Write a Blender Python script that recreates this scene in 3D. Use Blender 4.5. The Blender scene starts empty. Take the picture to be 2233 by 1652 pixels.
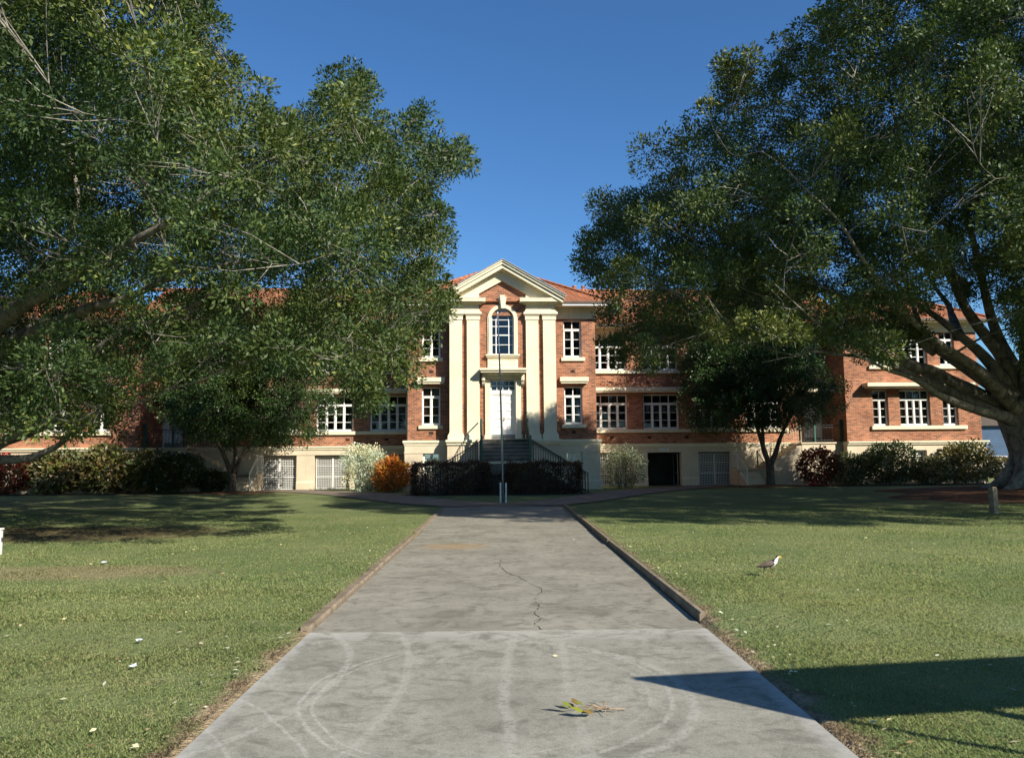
import bpy, bmesh, math, random
import numpy as np
from mathutils import Vector, Matrix, Euler

# ------------------------------------------------------------------ camera, sky, sun, exposure
sc = bpy.context.scene
PITCH, YAW, ROLL, FOC = 5.58, -0.7, 0.52, 1720.0
cam_d = bpy.data.cameras.new('camera')
cam = bpy.data.objects.new('camera', cam_d)
sc.collection.objects.link(cam)
cam.location = (0, 0, 1.8)
cam.matrix_world = (Matrix.Translation((0, 0, 1.8)) @ Matrix.Rotation(math.radians(YAW), 4, 'Z')
                    @ Matrix.Rotation(math.radians(90 + PITCH), 4, 'X') @ Matrix.Rotation(math.radians(-ROLL), 4, 'Z'))
cam_d.sensor_width = 36.0
cam_d.lens = 36.0 * FOC / 2232.0
cam_d.clip_end = 3000
cam_d.clip_start = 0.05
sc.camera = cam

SUN_EL, SUN_B = 34.0, 45.0          # elevation; angle between shadow direction (to the left) and the facade
b = math.radians(SUN_B); e = math.radians(SUN_EL)
to_sun = Vector((math.cos(b) * math.cos(e), -math.sin(b) * math.cos(e), math.sin(e)))
sun_d = bpy.data.lights.new('sun', 'SUN')
sun_d.energy = 5.0
sun_d.angle = math.radians(0.5)
sun_d.color = (1.0, 0.93, 0.80)
sun = bpy.data.objects.new('sun', sun_d)
sc.collection.objects.link(sun)
sun.location = (30, -30, 40)
sun.rotation_euler = to_sun.to_track_quat('Z', 'Y').to_euler()

w = bpy.data.worlds.new('World'); sc.world = w
w.use_nodes = True
nt = w.node_tree
sky = nt.nodes.new('ShaderNodeTexSky')
sky.sky_type = 'NISHITA'
sky.sun_disc = False
sky.sun_elevation = e
sky.sun_rotation = math.atan2(to_sun.x, to_sun.y)
sky.altitude = 20
sky.air_density = 1.0
sky.dust_density = 0.3
sky.ozone_density = 2.0
hs = nt.nodes.new('ShaderNodeHueSaturation')
hs.inputs['Saturation'].default_value = 1.12
tint = nt.nodes.new('ShaderNodeMix'); tint.data_type = 'RGBA'; tint.blend_type = 'MULTIPLY'
tint.inputs[0].default_value = 1.0; tint.inputs[7].default_value = (0.80, 1.16, 1.48, 1)
nt.links.new(sky.outputs[0], hs.inputs['Color'])
nt.links.new(hs.outputs[0], tint.inputs[6])
nt.links.new(tint.outputs[2], nt.nodes['Background'].inputs[0])
nt.nodes['Background'].inputs[1].default_value = 0.06

sc.view_settings.view_transform = 'Standard'
sc.view_settings.look = 'None'
sc.view_settings.exposure = 0.74
sc.view_settings.gamma = 1.0
sc.view_settings.use_curve_mapping = False
sc.render.engine = 'CYCLES'
try:
    sc.cycles.max_bounces = 6
    sc.cycles.transparent_max_bounces = 12
except Exception:
    pass

random.seed(4)
rng = np.random.default_rng(7)
COL = sc.collection


# ------------------------------------------------------------------ helpers
def smooth(a, c, x):
    t = np.clip((x - a) / (c - a), 0, 1)
    return t * t * (3 - 2 * t)


def gz(x, y):
    """height of the ground"""
    x = np.asarray(x, float); y = np.asarray(y, float)
    z = 0.10 * smooth(29, 37, y)
    z = z + 0.095 * smooth(2.10, 2.2, x) * smooth(7.9, 8.9, y) * (1 - smooth(25, 29, y))
    z = z + 0.02 * smooth(-2.15, -2.5, x) * (1 - smooth(27, 30, y))
    z = z + 0.40 * np.exp(-((x - 21) ** 2 + (y - 30.5) ** 2) / (2 * 3.6 ** 2))
    z = z + 0.25 * np.exp(-((x + 19) ** 2 + (y - 25) ** 2) / (2 * 4.0 ** 2))
    z = z + 0.12 * np.exp(-((x + 13.1) ** 2 + (y - 38.6) ** 2) / (2 * 0.8 ** 2))
    z = z + 0.12 * np.exp(-((x - 13.7) ** 2 + (y - 40.5) ** 2) / (2 * 0.9 ** 2))
    return z


def tag(o, label=None, cat=None, group=None, kind=None):
    if label: o['label'] = label
    if cat: o['category'] = cat
    if group: o['group'] = group
    if kind: o['kind'] = kind
    return o


def empty(name, loc, rz=0.0):
    o = bpy.data.objects.new(name, None)
    COL.objects.link(o)
    o.location = loc
    o.rotation_euler = (0, 0, rz)
    o.empty_display_size = 0.3
    return o


class MB:
    """collects pieces of one mesh"""
    def __init__(s):
        s.v = []; s.f = []; s.m = []; s.mi = 0

    def add(s, vs, fs):
        n = len(s.v)
        s.v += [tuple(p) for p in vs]
        s.f += [tuple(i + n for i in f) for f in fs]
        s.m += [s.mi] * len(fs)
        return s

    def box(s, x0, x1, y0, y1, z0, z1):
        x0, x1 = min(x0, x1), max(x0, x1)
        return s.add([(x0, y0, z0), (x1, y0, z0), (x1, y1, z0), (x0, y1, z0), (x0, y0, z1), (x1, y0, z1), (x1, y1, z1), (x0, y1, z1)],
                     [(0, 3, 2, 1), (4, 5, 6, 7), (0, 1, 5, 4), (1, 2, 6, 5), (2, 3, 7, 6), (3, 0, 4, 7)])

    def prism(s, poly, y0, y1):
        """poly in (x,z), extruded along y"""
        a = sum(poly[i][0] * poly[(i + 1) % len(poly)][1] - poly[(i + 1) % len(poly)][0] * poly[i][1] for i in range(len(poly)))
        if a < 0: poly = poly[::-1]
        n = len(poly)
        vs = [(p[0], y0, p[1]) for p in poly] + [(p[0], y1, p[1]) for p in poly]
        fs = [tuple(range(n)), tuple(range(2 * n - 1, n - 1, -1))]
        fs += [(i, i + n, (i + 1) % n + n, (i + 1) % n) for i in range(n)]
        return s.add(vs, fs)

    def prism_x(s, poly, x0, x1):
        """poly in (y,z), extruded along x"""
        a = sum(poly[i][0] * poly[(i + 1) % len(poly)][1] - poly[(i + 1) % len(poly)][0] * poly[i][1] for i in range(len(poly)))
        if a < 0: poly = poly[::-1]
        if x0 > x1: x0, x1 = x1, x0
        n = len(poly)
        vs = [(x1, p[0], p[1]) for p in poly] + [(x0, p[0], p[1]) for p in poly]
        fs = [tuple(range(n)), tuple(range(2 * n - 1, n - 1, -1))]
        fs += [(i, i + n, (i + 1) % n + n, (i + 1) % n) for i in range(n)]
        return s.add(vs, fs)

    def tube(s, pts, rad, n=6, cap=True):
        pts = [Vector(p) for p in pts]
        if not hasattr(rad, '__len__'): rad = [rad] * len(pts)
        rings = []
        ref = Vector((0.31, 0.2, 0.93))
        base = len(s.v)
        for i, p in enumerate(pts):
            d = (pts[min(i + 1, len(pts) - 1)] - pts[max(i - 1, 0)])
            d.normalize()
            u = d.cross(ref)
            if u.length < 1e-3: u = d.cross(Vector((1, 0, 0)))
            u.normalize(); v = d.cross(u)
            for k in range(n):
                a = 2 * math.pi * k / n
                s.v.append(tuple(p + (u * math.cos(a) + v * math.sin(a)) * rad[i]))
        for i in range(len(pts) - 1):
            for k in range(n):
                a = base + i * n + k; c = base + i * n + (k + 1) % n
                s.f.append((a, c, c + n, a + n)); s.m.append(s.mi)
        if cap:
            s.f.append(tuple(base + k for k in range(n - 1, -1, -1))); s.m.append(s.mi)
            s.f.append(tuple(base + (len(pts) - 1) * n + k for k in range(n))); s.m.append(s.mi)
        return s

    def build(s, name, mat, parent=None, sm=False, loc=None, rz=0):
        me = bpy.data.meshes.new(name)
        me.from_pydata(s.v, [], s.f)
        mats = mat if isinstance(mat, (list, tuple)) else [mat]
        for m in mats: me.materials.append(m)
        if len(mats) > 1: me.polygons.foreach_set('material_index', s.m)
        if sm: me.polygons.foreach_set('use_smooth', [True] * len(s.f))
        me.update()
        o = bpy.data.objects.new(name, me)
        COL.objects.link(o)
        if parent: o.parent = parent
        if loc: o.location = loc
        if rz: o.rotation_euler = (0, 0, rz)
        return o


def inst(name, me, parent, loc, sx=1):
    o = bpy.data.objects.new(name, me)
    COL.objects.link(o)
    o.parent = parent
    o.location = loc
    return o


def quads_obj(name, V, mat, parent=None, k=4):
    """V: (N,k,3) array -> one mesh of N k-gons"""
    n = len(V)
    me = bpy.data.meshes.new(name)
    me.vertices.add(n * k)
    me.vertices.foreach_set('co', np.ascontiguousarray(V, dtype=np.float32).ravel())
    me.loops.add(n * k)
    me.loops.foreach_set('vertex_index', np.arange(n * k, dtype=np.int32))
    me.polygons.add(n)
    me.polygons.foreach_set('loop_start', np.arange(0, n * k, k, dtype=np.int32))
    me.polygons.foreach_set('loop_total', np.full(n, k, dtype=np.int32))
    me.materials.append(mat)
    me.update(calc_edges=True)
    o = bpy.data.objects.new(name, me)
    COL.objects.link(o)
    if parent: o.parent = parent
    return o


# ------------------------------------------------------------------ materials
class NB:
    def __init__(s, name):
        s.mat = bpy.data.materials.new(name)
        s.mat.use_nodes = True
        s.t = s.mat.node_tree
        s.p = s.t.nodes['Principled BSDF']
        s.out = s.t.nodes['Material Output']

    def n(s, typ, **kw):
        nd = s.t.nodes.new('ShaderNode' + typ)
        for k, v in kw.items(): setattr(nd, k, v)
        return nd

    def l(s, a, c): s.t.links.new(a, c)

    def set(s, sock, v):
        if hasattr(v, 'is_linked') or isinstance(v, bpy.types.NodeSocket): s.l(v, sock)
        elif isinstance(v, (tuple, list)) and len(v) == 3 and sock.type == 'RGBA': sock.default_value = (*v, 1)
        else: sock.default_value = v

    def math(s, op, a, c=0.0, d=0.0, clamp=False):
        m = s.n('Math', operation=op); m.use_clamp = clamp
        s.set(m.inputs[0], a); s.set(m.inputs[1], c); s.set(m.inputs[2], d)
        return m.outputs[0]

    def mix(s, f, a, c, blend='MIX'):
        m = s.n('Mix', data_type='RGBA', blend_type=blend)
        s.set(m.inputs[0], f); s.set(m.inputs[6], a); s.set(m.inputs[7], c)
        return m.outputs[2]

    def obj(s): return s.n('TexCoord').outputs['Object']
    def pos(s): return s.n('NewGeometry').outputs['Position']

    def noise(s, vec, scale, detail=4, rough=0.55, dist=0.0):
        m = s.n('TexNoise')
        s.l(vec, m.inputs['Vector'])
        m.inputs['Scale'].default_value = scale; m.inputs['Detail'].default_value = detail
        m.inputs['Roughness'].default_value = rough; m.inputs['Distortion'].default_value = dist
        return m.outputs['Fac']

    def rng(s, v, a, c, lo=0.0, hi=1.0):
        m = s.n('MapRange', interpolation_type='SMOOTHSTEP')
        s.set(m.inputs[0], v); m.inputs[1].default_value = a; m.inputs[2].default_value = c
        m.inputs[3].default_value = lo; m.inputs[4].default_value = hi
        return m.outputs[0]

    def bump(s, h, st=0.3, d=0.01):
        m = s.n('Bump'); m.inputs['Strength'].default_value = st; m.inputs['Distance'].default_value = d
        s.l(h, m.inputs['Height']); s.l(m.outputs[0], s.p.inputs['Normal'])

    def fin(s, col, rough=0.7, spec=0.3, metal=0.0):
        s.set(s.p.inputs['Base Color'], col)
        s.set(s.p.inputs['Roughness'], rough)
        s.p.inputs['Specular IOR Level'].default_value = spec
        s.p.inputs['Metallic'].default_value = metal
        return s.mat


def plain(name, col, var=0.25, scale=3.0, rough=0.6, spec=0.3, metal=0.0, bump=0.0, bscale=60, streak=0.0):
    m = NB(name)
    o = m.obj()
    f = m.rng(m.noise(o, scale, 6, 0.65), 0.3, 0.7)
    c = m.mix(f, tuple(x * (1 - var) for x in col), tuple(min(1, x * (1 + var * 0.35)) for x in col))
    if streak:
        mp = m.n('Mapping'); m.l(o, mp.inputs[0]); mp.inputs['Scale'].default_value = (6, 6, 0.5)
        f2 = m.rng(m.noise(mp.outputs[0], 1.5, 5, 0.6), 0.52, 0.75, 0, streak)
        c = m.mix(f2, c, tuple(x * 0.45 for x in col))
    if bump: m.bump(m.noise(o, bscale, 4), bump, 0.004)
    return m.fin(c, rough, spec, metal)


def brick_mat():
    m = NB('red_brick')
    o = m.obj()
    sp = m.n('SeparateXYZ'); m.l(o, sp.inputs[0])
    cb = m.n('CombineXYZ')
    m.l(m.math('ADD', sp.outputs[0], sp.outputs[1]), cb.inputs[0]); m.l(sp.outputs[2], cb.inputs[1])
    br = m.n('TexBrick')
    m.l(cb.outputs[0], br.inputs['Vector'])
    br.inputs['Scale'].default_value = 1.0
    br.inputs['Brick Width'].default_value = 0.245; br.inputs['Row Height'].default_value = 0.088
    br.inputs['Mortar Size'].default_value = 0.009; br.inputs['Mortar Smooth'].default_value = 0.2
    br.inputs['Bias'].default_value = -0.1
    br.inputs['Color1'].default_value = (0.45, 0.178, 0.092, 1)
    br.inputs['Color2'].default_value = (0.165, 0.068, 0.045, 1)
    br.inputs['Mortar'].default_value = (0.42, 0.30, 0.21, 1)
    f = m.rng(m.noise(o, 0.9, 5, 0.6), 0.35, 0.7)
    c = m.mix(f, br.outputs['Color'], m.mix(1.0, br.outputs['Color'], (0.66, 0.62, 0.60), 'MULTIPLY'))
    m.bump(br.outputs['Fac'], -0.5, 0.008)
    return m.fin(c, 0.85, 0.2)


def tile_mat():
    m = NB('terracotta_tile')
    o = m.obj()
    sp = m.n('SeparateXYZ'); m.l(o, sp.inputs[0])
    a = m.math('ADD', sp.outputs[0], sp.outputs[1])
    cb = m.n('CombineXYZ'); m.l(a, cb.inputs[0]); m.l(sp.outputs[2], cb.inputs[1])
    br = m.n('TexBrick'); m.l(cb.outputs[0], br.inputs['Vector'])
    br.offset = 0.0
    br.inputs['Scale'].default_value = 1.0
    br.inputs['Brick Width'].default_value = 0.24; br.inputs['Row Height'].default_value = 0.166
    br.inputs['Mortar Size'].default_value = 0.02; br.inputs['Mortar Smooth'].default_value = 1.0
    br.inputs['Color1'].default_value = (0.50, 0.205, 0.10, 1)
    br.inputs['Color2'].default_value = (0.31, 0.12, 0.065, 1)
    br.inputs['Mortar'].default_value = (0.20, 0.075, 0.04, 1)
    f = m.rng(m.noise(o, 1.3, 6, 0.7), 0.4, 0.72)
    c = m.mix(f, br.outputs['Color'], (0.30, 0.14, 0.08))
    h = m.math('SINE', m.math('MULTIPLY', a, 2 * math.pi / 0.24))
    m.bump(h, 0.8, 0.03)
    return m.fin(c, 0.8, 0.25)


def leaf_mat(name, c1, c2, c3, f3=0.06, trans=0.22, rough=0.42, scale=0.5, spec=0.45):
    """leaf colours vary leaf by leaf and from clump to clump"""
    m = NB(name)
    r = m.n('NewGeometry').outputs['Random Per Island']
    n = m.noise(m.pos(), scale, 3)
    f = m.math('ADD', m.math('MULTIPLY', r, 0.6), m.rng(n, 0.35, 0.65, 0, 0.45), clamp=True)
    c = m.mix(f, c1, c2)
    r2 = m.math('FRACT', m.math('MULTIPLY', r, 37.7))
    c = m.mix(m.math('MULTIPLY', m.math('LESS_THAN', r2, f3 * 2.4), m.rng(n, 0.42, 0.7)), c, c3)
    n2 = m.noise(m.pos(), scale * .45, 2)
    c = m.mix(1.0, c, m.mix(m.rng(n2, .38, .62), (0.80, 0.98, 1.08), (1.10, 1.06, 0.90)), 'MULTIPLY')
    m.fin(c, rough, spec)
    t = m.n('BsdfTranslucent')
    m.l(m.mix(1.0, c, (1.15, 1.25, 0.45), 'MULTIPLY'), t.inputs[0])
    x = m.n('MixShader'); x.inputs[0].default_value = trans
    m.l(m.p.outputs[0], x.inputs[1]); m.l(t.outputs[0], x.inputs[2]); m.l(x.outputs[0], m.out.inputs[0])
    return m.mat


def lawn_colour(m, blade):
    p = m.pos()
    sp = m.n('SeparateXYZ'); m.l(p, sp.inputs[0])
    X, Y = sp.outputs[0], sp.outputs[1]
    n1 = m.noise(p, 0.35, 5, 0.6); n2 = m.noise(p, 2.2, 5, 0.65); n3 = m.noise(p, 14, 4, 0.6)
    k = 1.0
    c = m.mix(m.rng(n1, 0.35, 0.66), (0.135 * k, 0.180 * k, 0.070 * k), (0.205 * k, 0.232 * k, 0.100 * k))
    c = m.mix(m.rng(n2, 0.45, 0.75, 0, 0.55), c, (0.245 * k, 0.240 * k, 0.115 * k))
    if blade:
        c = m.mix(1.0, c, (2.0, 1.95, 1.85), 'MULTIPLY')
        r = m.n('NewGeometry').outputs['Random Per Island']
        c = m.mix(m.math('MULTIPLY', r, 0.6), c, (0.20, 0.26, 0.075))
        c = m.mix(m.math('GREATER_THAN', r, 0.88), c, (0.40, 0.34, 0.18))
    else:
        c = m.mix(m.rng(n3, 0.42, 0.72, 0, 0.4), c, (0.085, 0.10, 0.04))

    def ell(cx, cy, rx, ry, lo=1.15, hi=0.55):
        a = m.math('DIVIDE', m.math('SUBTRACT', X, cx), rx); d = m.math('DIVIDE', m.math('SUBTRACT', Y, cy), ry)
        q = m.math('SQRT', m.math('ADD', m.math('MULTIPLY', a, a), m.math('MULTIPLY', d, d)))
        q = m.math('ADD', q, m.math('MULTIPLY', m.math('SUBTRACT', n2, 0.5), 1.1))
        return m.rng(q, hi, lo, 1, 0)
    dry = (0.33, 0.26, 0.155)
    c = m.mix(m.math('MULTIPLY', ell(-7.0, 12.9, 2.5, 0.9), 0.6), c, dry)
    soil = (0.12, 0.075, 0.045)
    c = m.mix(m.math('MULTIPLY', ell(-11, 19.5, 5.0, 2.2), 0.75), c, soil)
    # worn strip beside the driveway
    ed = m.math('SUBTRACT', m.math('ABSOLUTE', m.math('SUBTRACT', X, 0.04)), 2.06)
    ed = m.math('ADD', ed, m.math('MULTIPLY', m.math('SUBTRACT', n2, 0.5), 0.75))
    c = m.mix(m.math('MULTIPLY', m.rng(ed, 0.02, 0.26, 1, 0), m.math('LESS_THAN', Y, 28.5)), c, m.mix(m.rng(n3, 0.35, 0.65), (0.21, 0.155, 0.095), (0.38, 0.295, 0.185)))
    return c, n2, n3


def lawn_mat():
    m = NB('lawn_grass')
    c, n2, n3 = lawn_colour(m, False)
    h = m.math('ADD', m.math('MULTIPLY', m.noise(m.pos(), 38, 3), 1.0), m.math('MULTIPLY', n3, 1.2))
    m.bump(h, 0.9, 0.05)
    return m.fin(c, 0.9, 0.1)


def blade_mat():
    m = NB('grass_blade')
    c, n2, n3 = lawn_colour(m, True)
    m.fin(c, 0.6, 0.25)
    t = m.n('BsdfTranslucent'); m.l(c, t.inputs[0])
    x = m.n('MixShader'); x.inputs[0].default_value = 0.5
    m.l(m.p.outputs[0], x.inputs[1]); m.l(t.outputs[0], x.inputs[2]); m.l(x.outputs[0], m.out.inputs[0])
    return m.mat


def concrete_mat(name, c1, c2, dark, marks=False):
    m = NB(name)
    p = m.pos()
    mp = m.n('Mapping'); m.l(p, mp.inputs[0]); mp.inputs['Scale'].default_value = (0.9, 1.05, 1)
    n1 = m.noise(mp.outputs[0], 0.9, 7, 0.68, 0.6); n2 = m.noise(p, 9, 5, 0.6); n3 = m.noise(p, 130, 3, 0.6)
    n4 = m.noise(mp.outputs[0], 2.7, 6, 0.7, 1.2)
    c = m.mix(m.rng(n1, 0.32, 0.68), c1, c2)
    c = m.mix(m.rng(n4, 0.47, 0.68, 0, 0.8), c, dark)
    c = m.mix(m.rng(n2, 0.45, 0.7, 0, 0.4), c, dark)
    c = m.mix(m.rng(m.noise(p, 38, 4, 0.7), 0.5, 0.72, 0, 0.45), c, dark)
    c = m.mix(m.rng(n3, 0.42, 0.62, 0, 0.35), c, tuple(x * 0.5 for x in dark))
    c = m.mix(m.rng(n3, 0.36, 0.28, 0, 0.45), c, tuple(min(0.8, x * 1.6) for x in c2))
    if marks:
        sp = m.n('SeparateXYZ'); m.l(p, sp.inputs[0]); X, Y = sp.outputs[0], sp.outputs[1]
        wob = m.math('MULTIPLY', m.math('SUBTRACT', m.noise(p, 1.4, 3), 0.5), 0.10)
        grain = m.rng(m.noise(p, 26, 4, 0.7), 0.34, 0.62)

        def arc(cx, cy, r, wd, st, ya=None, yb=None, xs=1):
            nonlocal c
            a = m.math('SUBTRACT', X, cx); d = m.math('SUBTRACT', Y, cy)
            q = m.math('SQRT', m.math('ADD', m.math('MULTIPLY', a, a), m.math('MULTIPLY', d, d)))
            q = m.math('ABSOLUTE', m.math('ADD', m.math('SUBTRACT', q, r), wob))
            f = m.math('MULTIPLY', m.rng(q, wd * 0.35, wd, st, 0), grain)
            if ya is not None:
                f = m.math('MULTIPLY', f, m.math('MULTIPLY', m.rng(Y, ya - 0.25, ya + 0.25), m.rng(Y, yb - 0.25, yb + 0.25, 1, 0)))
            side = m.math('MULTIPLY', a, float(xs))
            f = m.math('MULTIPLY', f, m.rng(side, -0.1, 0.15))
            c = m.mix(f, c, (0.36, 0.35, 0.31))
        arc(0.10, 6.25, 1.62, 0.022, 1.0, 4.9, 7.6, -1)
        arc(0.18, 6.25, 1.60, 0.018, 0.93, 4.9, 7.6, -1)
        arc(-0.36, 6.2, 1.75, 0.06, 0.62, 4.2, 7.9, 1)
        arc(-0.36, 6.3, 1.62, 0.03, 0.7, 4.2, 7.6, 1)
        arc(-0.30, 6.3, 1.40, 0.02, 0.46, 4.2, 7.6, 1)
        arc(-4.4, 6.8, 3.05, 0.05, 0.7, 3.5, 8.4, 1)
        arc(-6.9, 6.5, 6.1, 0.05, 0.54, 3.5, 8.4, 1)
        arc(16.3, 6.3, 16.3, 0.06, 0.59, 3.5, 8.4, -1)
        arc(26.2, 6.0, 25.7, 0.05, 0.46, 3.0, 8.4, -1)
        arc(-6.0, 2.6, 5.35, 0.02, 0.93, 3.0, 6.2, 1)
        arc(-6.3, 2.4, 5.3, 0.018, 0.78, 3.0, 6.0, 1)
        c = m.mix(m.math('MULTIPLY', m.rng(Y, 7.6, 8.35), m.rng(n4, 0.62, 0.42, 0.1, 0.6)), c, (0.40, 0.39, 0.35))
        # worn pale edge
        ed = m.math('SUBTRACT', 2.05, m.math('ABSOLUTE', m.math('SUBTRACT', X, 0.03)))
        c = m.mix(m.rng(m.math('ADD', ed, m.math('MULTIPLY', m.math('SUBTRACT', n2, 0.5), 0.2)), 0.02, 0.16, 0.5, 0), c, (0.42, 0.41, 0.38))
    else:
        sp = m.n('SeparateXYZ'); m.l(p, sp.inputs[0]); X, Y = sp.outputs[0], sp.outputs[1]
        a = m.math('DIVIDE', m.math('ADD', X, 1.0), 0.75); d = m.math('DIVIDE', m.math('SUBTRACT', Y, 16.2), 0.6)
        q = m.math('ADD', m.math('SQRT', m.math('ADD', m.math('MULTIPLY', a, a), m.math('MULTIPLY', d, d))), m.math('MULTIPLY', m.math('SUBTRACT', n2, 0.5), 1.0))
        c = m.mix(m.rng(q, 0.5, 1.2, 0.55, 0), c, (0.30, 0.20, 0.09))
    m.bump(m.math('ADD', n3, m.math('MULTIPLY', n2, 0.8)), 0.35, 0.006)
    return m.fin(c, 0.88, 0.2)


def glass_mat():
    m = NB('window_glass')
    fr = m.n('Fresnel'); fr.inputs[0].default_value = 1.6
    tr = m.n('BsdfTransparent'); tr.inputs[0].default_value = (0.62, 0.66, 0.68, 1)
    gl = m.n('BsdfGlossy'); gl.inputs['Roughness'].default_value = 0.02; gl.inputs[0].default_value = (0.9, 0.95, 1, 1)
    x = m.n('MixShader')
    m.l(m.math('MULTIPLY_ADD', fr.outputs[0], 0.65, 0.01), x.inputs[0]); m.l(tr.outputs[0], x.inputs[1]); m.l(gl.outputs[0], x.inputs[2])
    m.l(x.outputs[0], m.out.inputs[0])
    return m.mat


def bark_mat(name, c1, c2, sc_=3.0):
    m = NB(name)
    p = m.pos()
    mp = m.n('Mapping'); m.l(p, mp.inputs[0]); mp.inputs['Scale'].default_value = (1, 1, 0.8)
    n1 = m.noise(mp.outputs[0], sc_, 8, 0.72, 0.4); n2 = m.noise(p, 22, 4, 0.6)
    c = m.mix(m.rng(n1, 0.3, 0.68), c1, c2)
    c = m.mix(m.rng(n2, 0.5, 0.75, 0, 0.5), c, tuple(x * 0.5 for x in c1))
    m.bump(m.math('ADD', n1, m.math('MULTIPLY', n2, 0.4)), 0.7, 0.05)
    return m.fin(c, 0.85, 0.2)


def mulch_mat():
    m = NB('bark_mulch')
    p = m.pos()
    n1 = m.noise(p, 18, 6, 0.75, 1.0); n2 = m.noise(p, 1.2, 4)
    c = m.mix(m.rng(n1, 0.35, 0.65), (0.05, 0.028, 0.018), (0.20, 0.105, 0.058))
    c = m.mix(m.rng(n2, 0.45, 0.7, 0, 0.5), c, (0.13, 0.085, 0.055))
    m.bump(n1, 1.0, 0.06)
    return m.fin(c, 0.95, 0.1)


M = dict(
    brick=brick_mat(), tile=tile_mat(), glass=glass_mat(), lawn=lawn_mat(), blade=blade_mat(), mulch=mulch_mat(),
    cream=plain('cream_paint', (0.76, 0.69, 0.505), 0.10, 1.6, 0.65, 0.25, streak=0.22, bump=0.1),
    beige=plain('beige_render', (0.64, 0.545, 0.40), 0.14, 1.1, 0.75, 0.2, streak=0.28, bump=0.25),
    white=plain('white_paint', (0.80, 0.79, 0.75), 0.06, 5, 0.45, 0.4),
    green=plain('green_paint', (0.045, 0.13, 0.095), 0.2, 6, 0.5, 0.35),
    iron=plain('dark_iron', (0.035, 0.038, 0.035), 0.2, 8, 0.5, 0.4),
    grey=plain('grey_paint', (0.27, 0.27, 0.25), 0.1, 4, 0.6, 0.3),
    fascia=plain('dark_gutter', (0.10, 0.075, 0.06), 0.2, 3, 0.6, 0.3),
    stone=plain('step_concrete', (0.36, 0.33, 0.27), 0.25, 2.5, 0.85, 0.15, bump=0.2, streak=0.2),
    room=plain('room_plaster', (0.50, 0.46, 0.40), 0.2, 1.0, 0.9, 0.1),
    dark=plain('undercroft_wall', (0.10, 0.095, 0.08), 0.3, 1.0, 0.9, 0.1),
    floor=plain('timber_floor', (0.16, 0.10, 0.06), 0.3, 4, 0.6, 0.3),
    blind=plain('timber_blind', (0.40, 0.19, 0.08), 0.3, 9, 0.6, 0.3),
    paper=plain('paper', (0.72, 0.76, 0.80), 0.08, 12, 0.8, 0.1),
    zinc=plain('galvanised_steel', (0.42, 0.44, 0.45), 0.2, 8, 0.38, 0.5, metal=0.7),
    ink=plain('grey_ink', (0.12, 0.13, 0.15), 0.1, 9, 0.7, 0.2),
    brass=plain('brass', (0.45, 0.32, 0.12), 0.2, 9, 0.35, 0.5, metal=0.9),
    vent=plain('vent_grille', (0.05, 0.03, 0.025), 0.2, 9, 0.8, 0.1),
    new_conc=concrete_mat('pale_concrete', (0.258, 0.250, 0.208), (0.348, 0.337, 0.282), (0.147, 0.141, 0.115), True),
    old_conc=concrete_mat('weathered_concrete', (0.230, 0.216, 0.175), (0.335, 0.316, 0.26), (0.135, 0.123, 0.096)),
    path=concrete_mat('brown_paving', (0.185, 0.15, 0.12), (0.26, 0.215, 0.175), (0.12, 0.095, 0.075)),
    kerb=plain('kerb_concrete', (0.24, 0.19, 0.135), 0.4, 5, 0.9, 0.15, bump=0.4),
    bark=bark_mat('fig_bark', (0.085, 0.072, 0.058), (0.36, 0.33, 0.28)),
    bark2=bark_mat('dark_bark', (0.06, 0.045, 0.035), (0.15, 0.115, 0.09), 5),
    asphalt=plain('asphalt', (0.06, 0.06, 0.062), 0.3, 2, 0.9, 0.2),
    dstep=plain('shaded_step_concrete', (0.15, 0.14, 0.125), 0.35, 2.5, 0.85, 0.15, bump=0.2, streak=0.3),  # step concrete, darkened to paint in the shade on the front steps
    soil=plain('garden_soil', (0.07, 0.045, 0.03), 0.4, 6, 0.95, 0.1),
)
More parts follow.
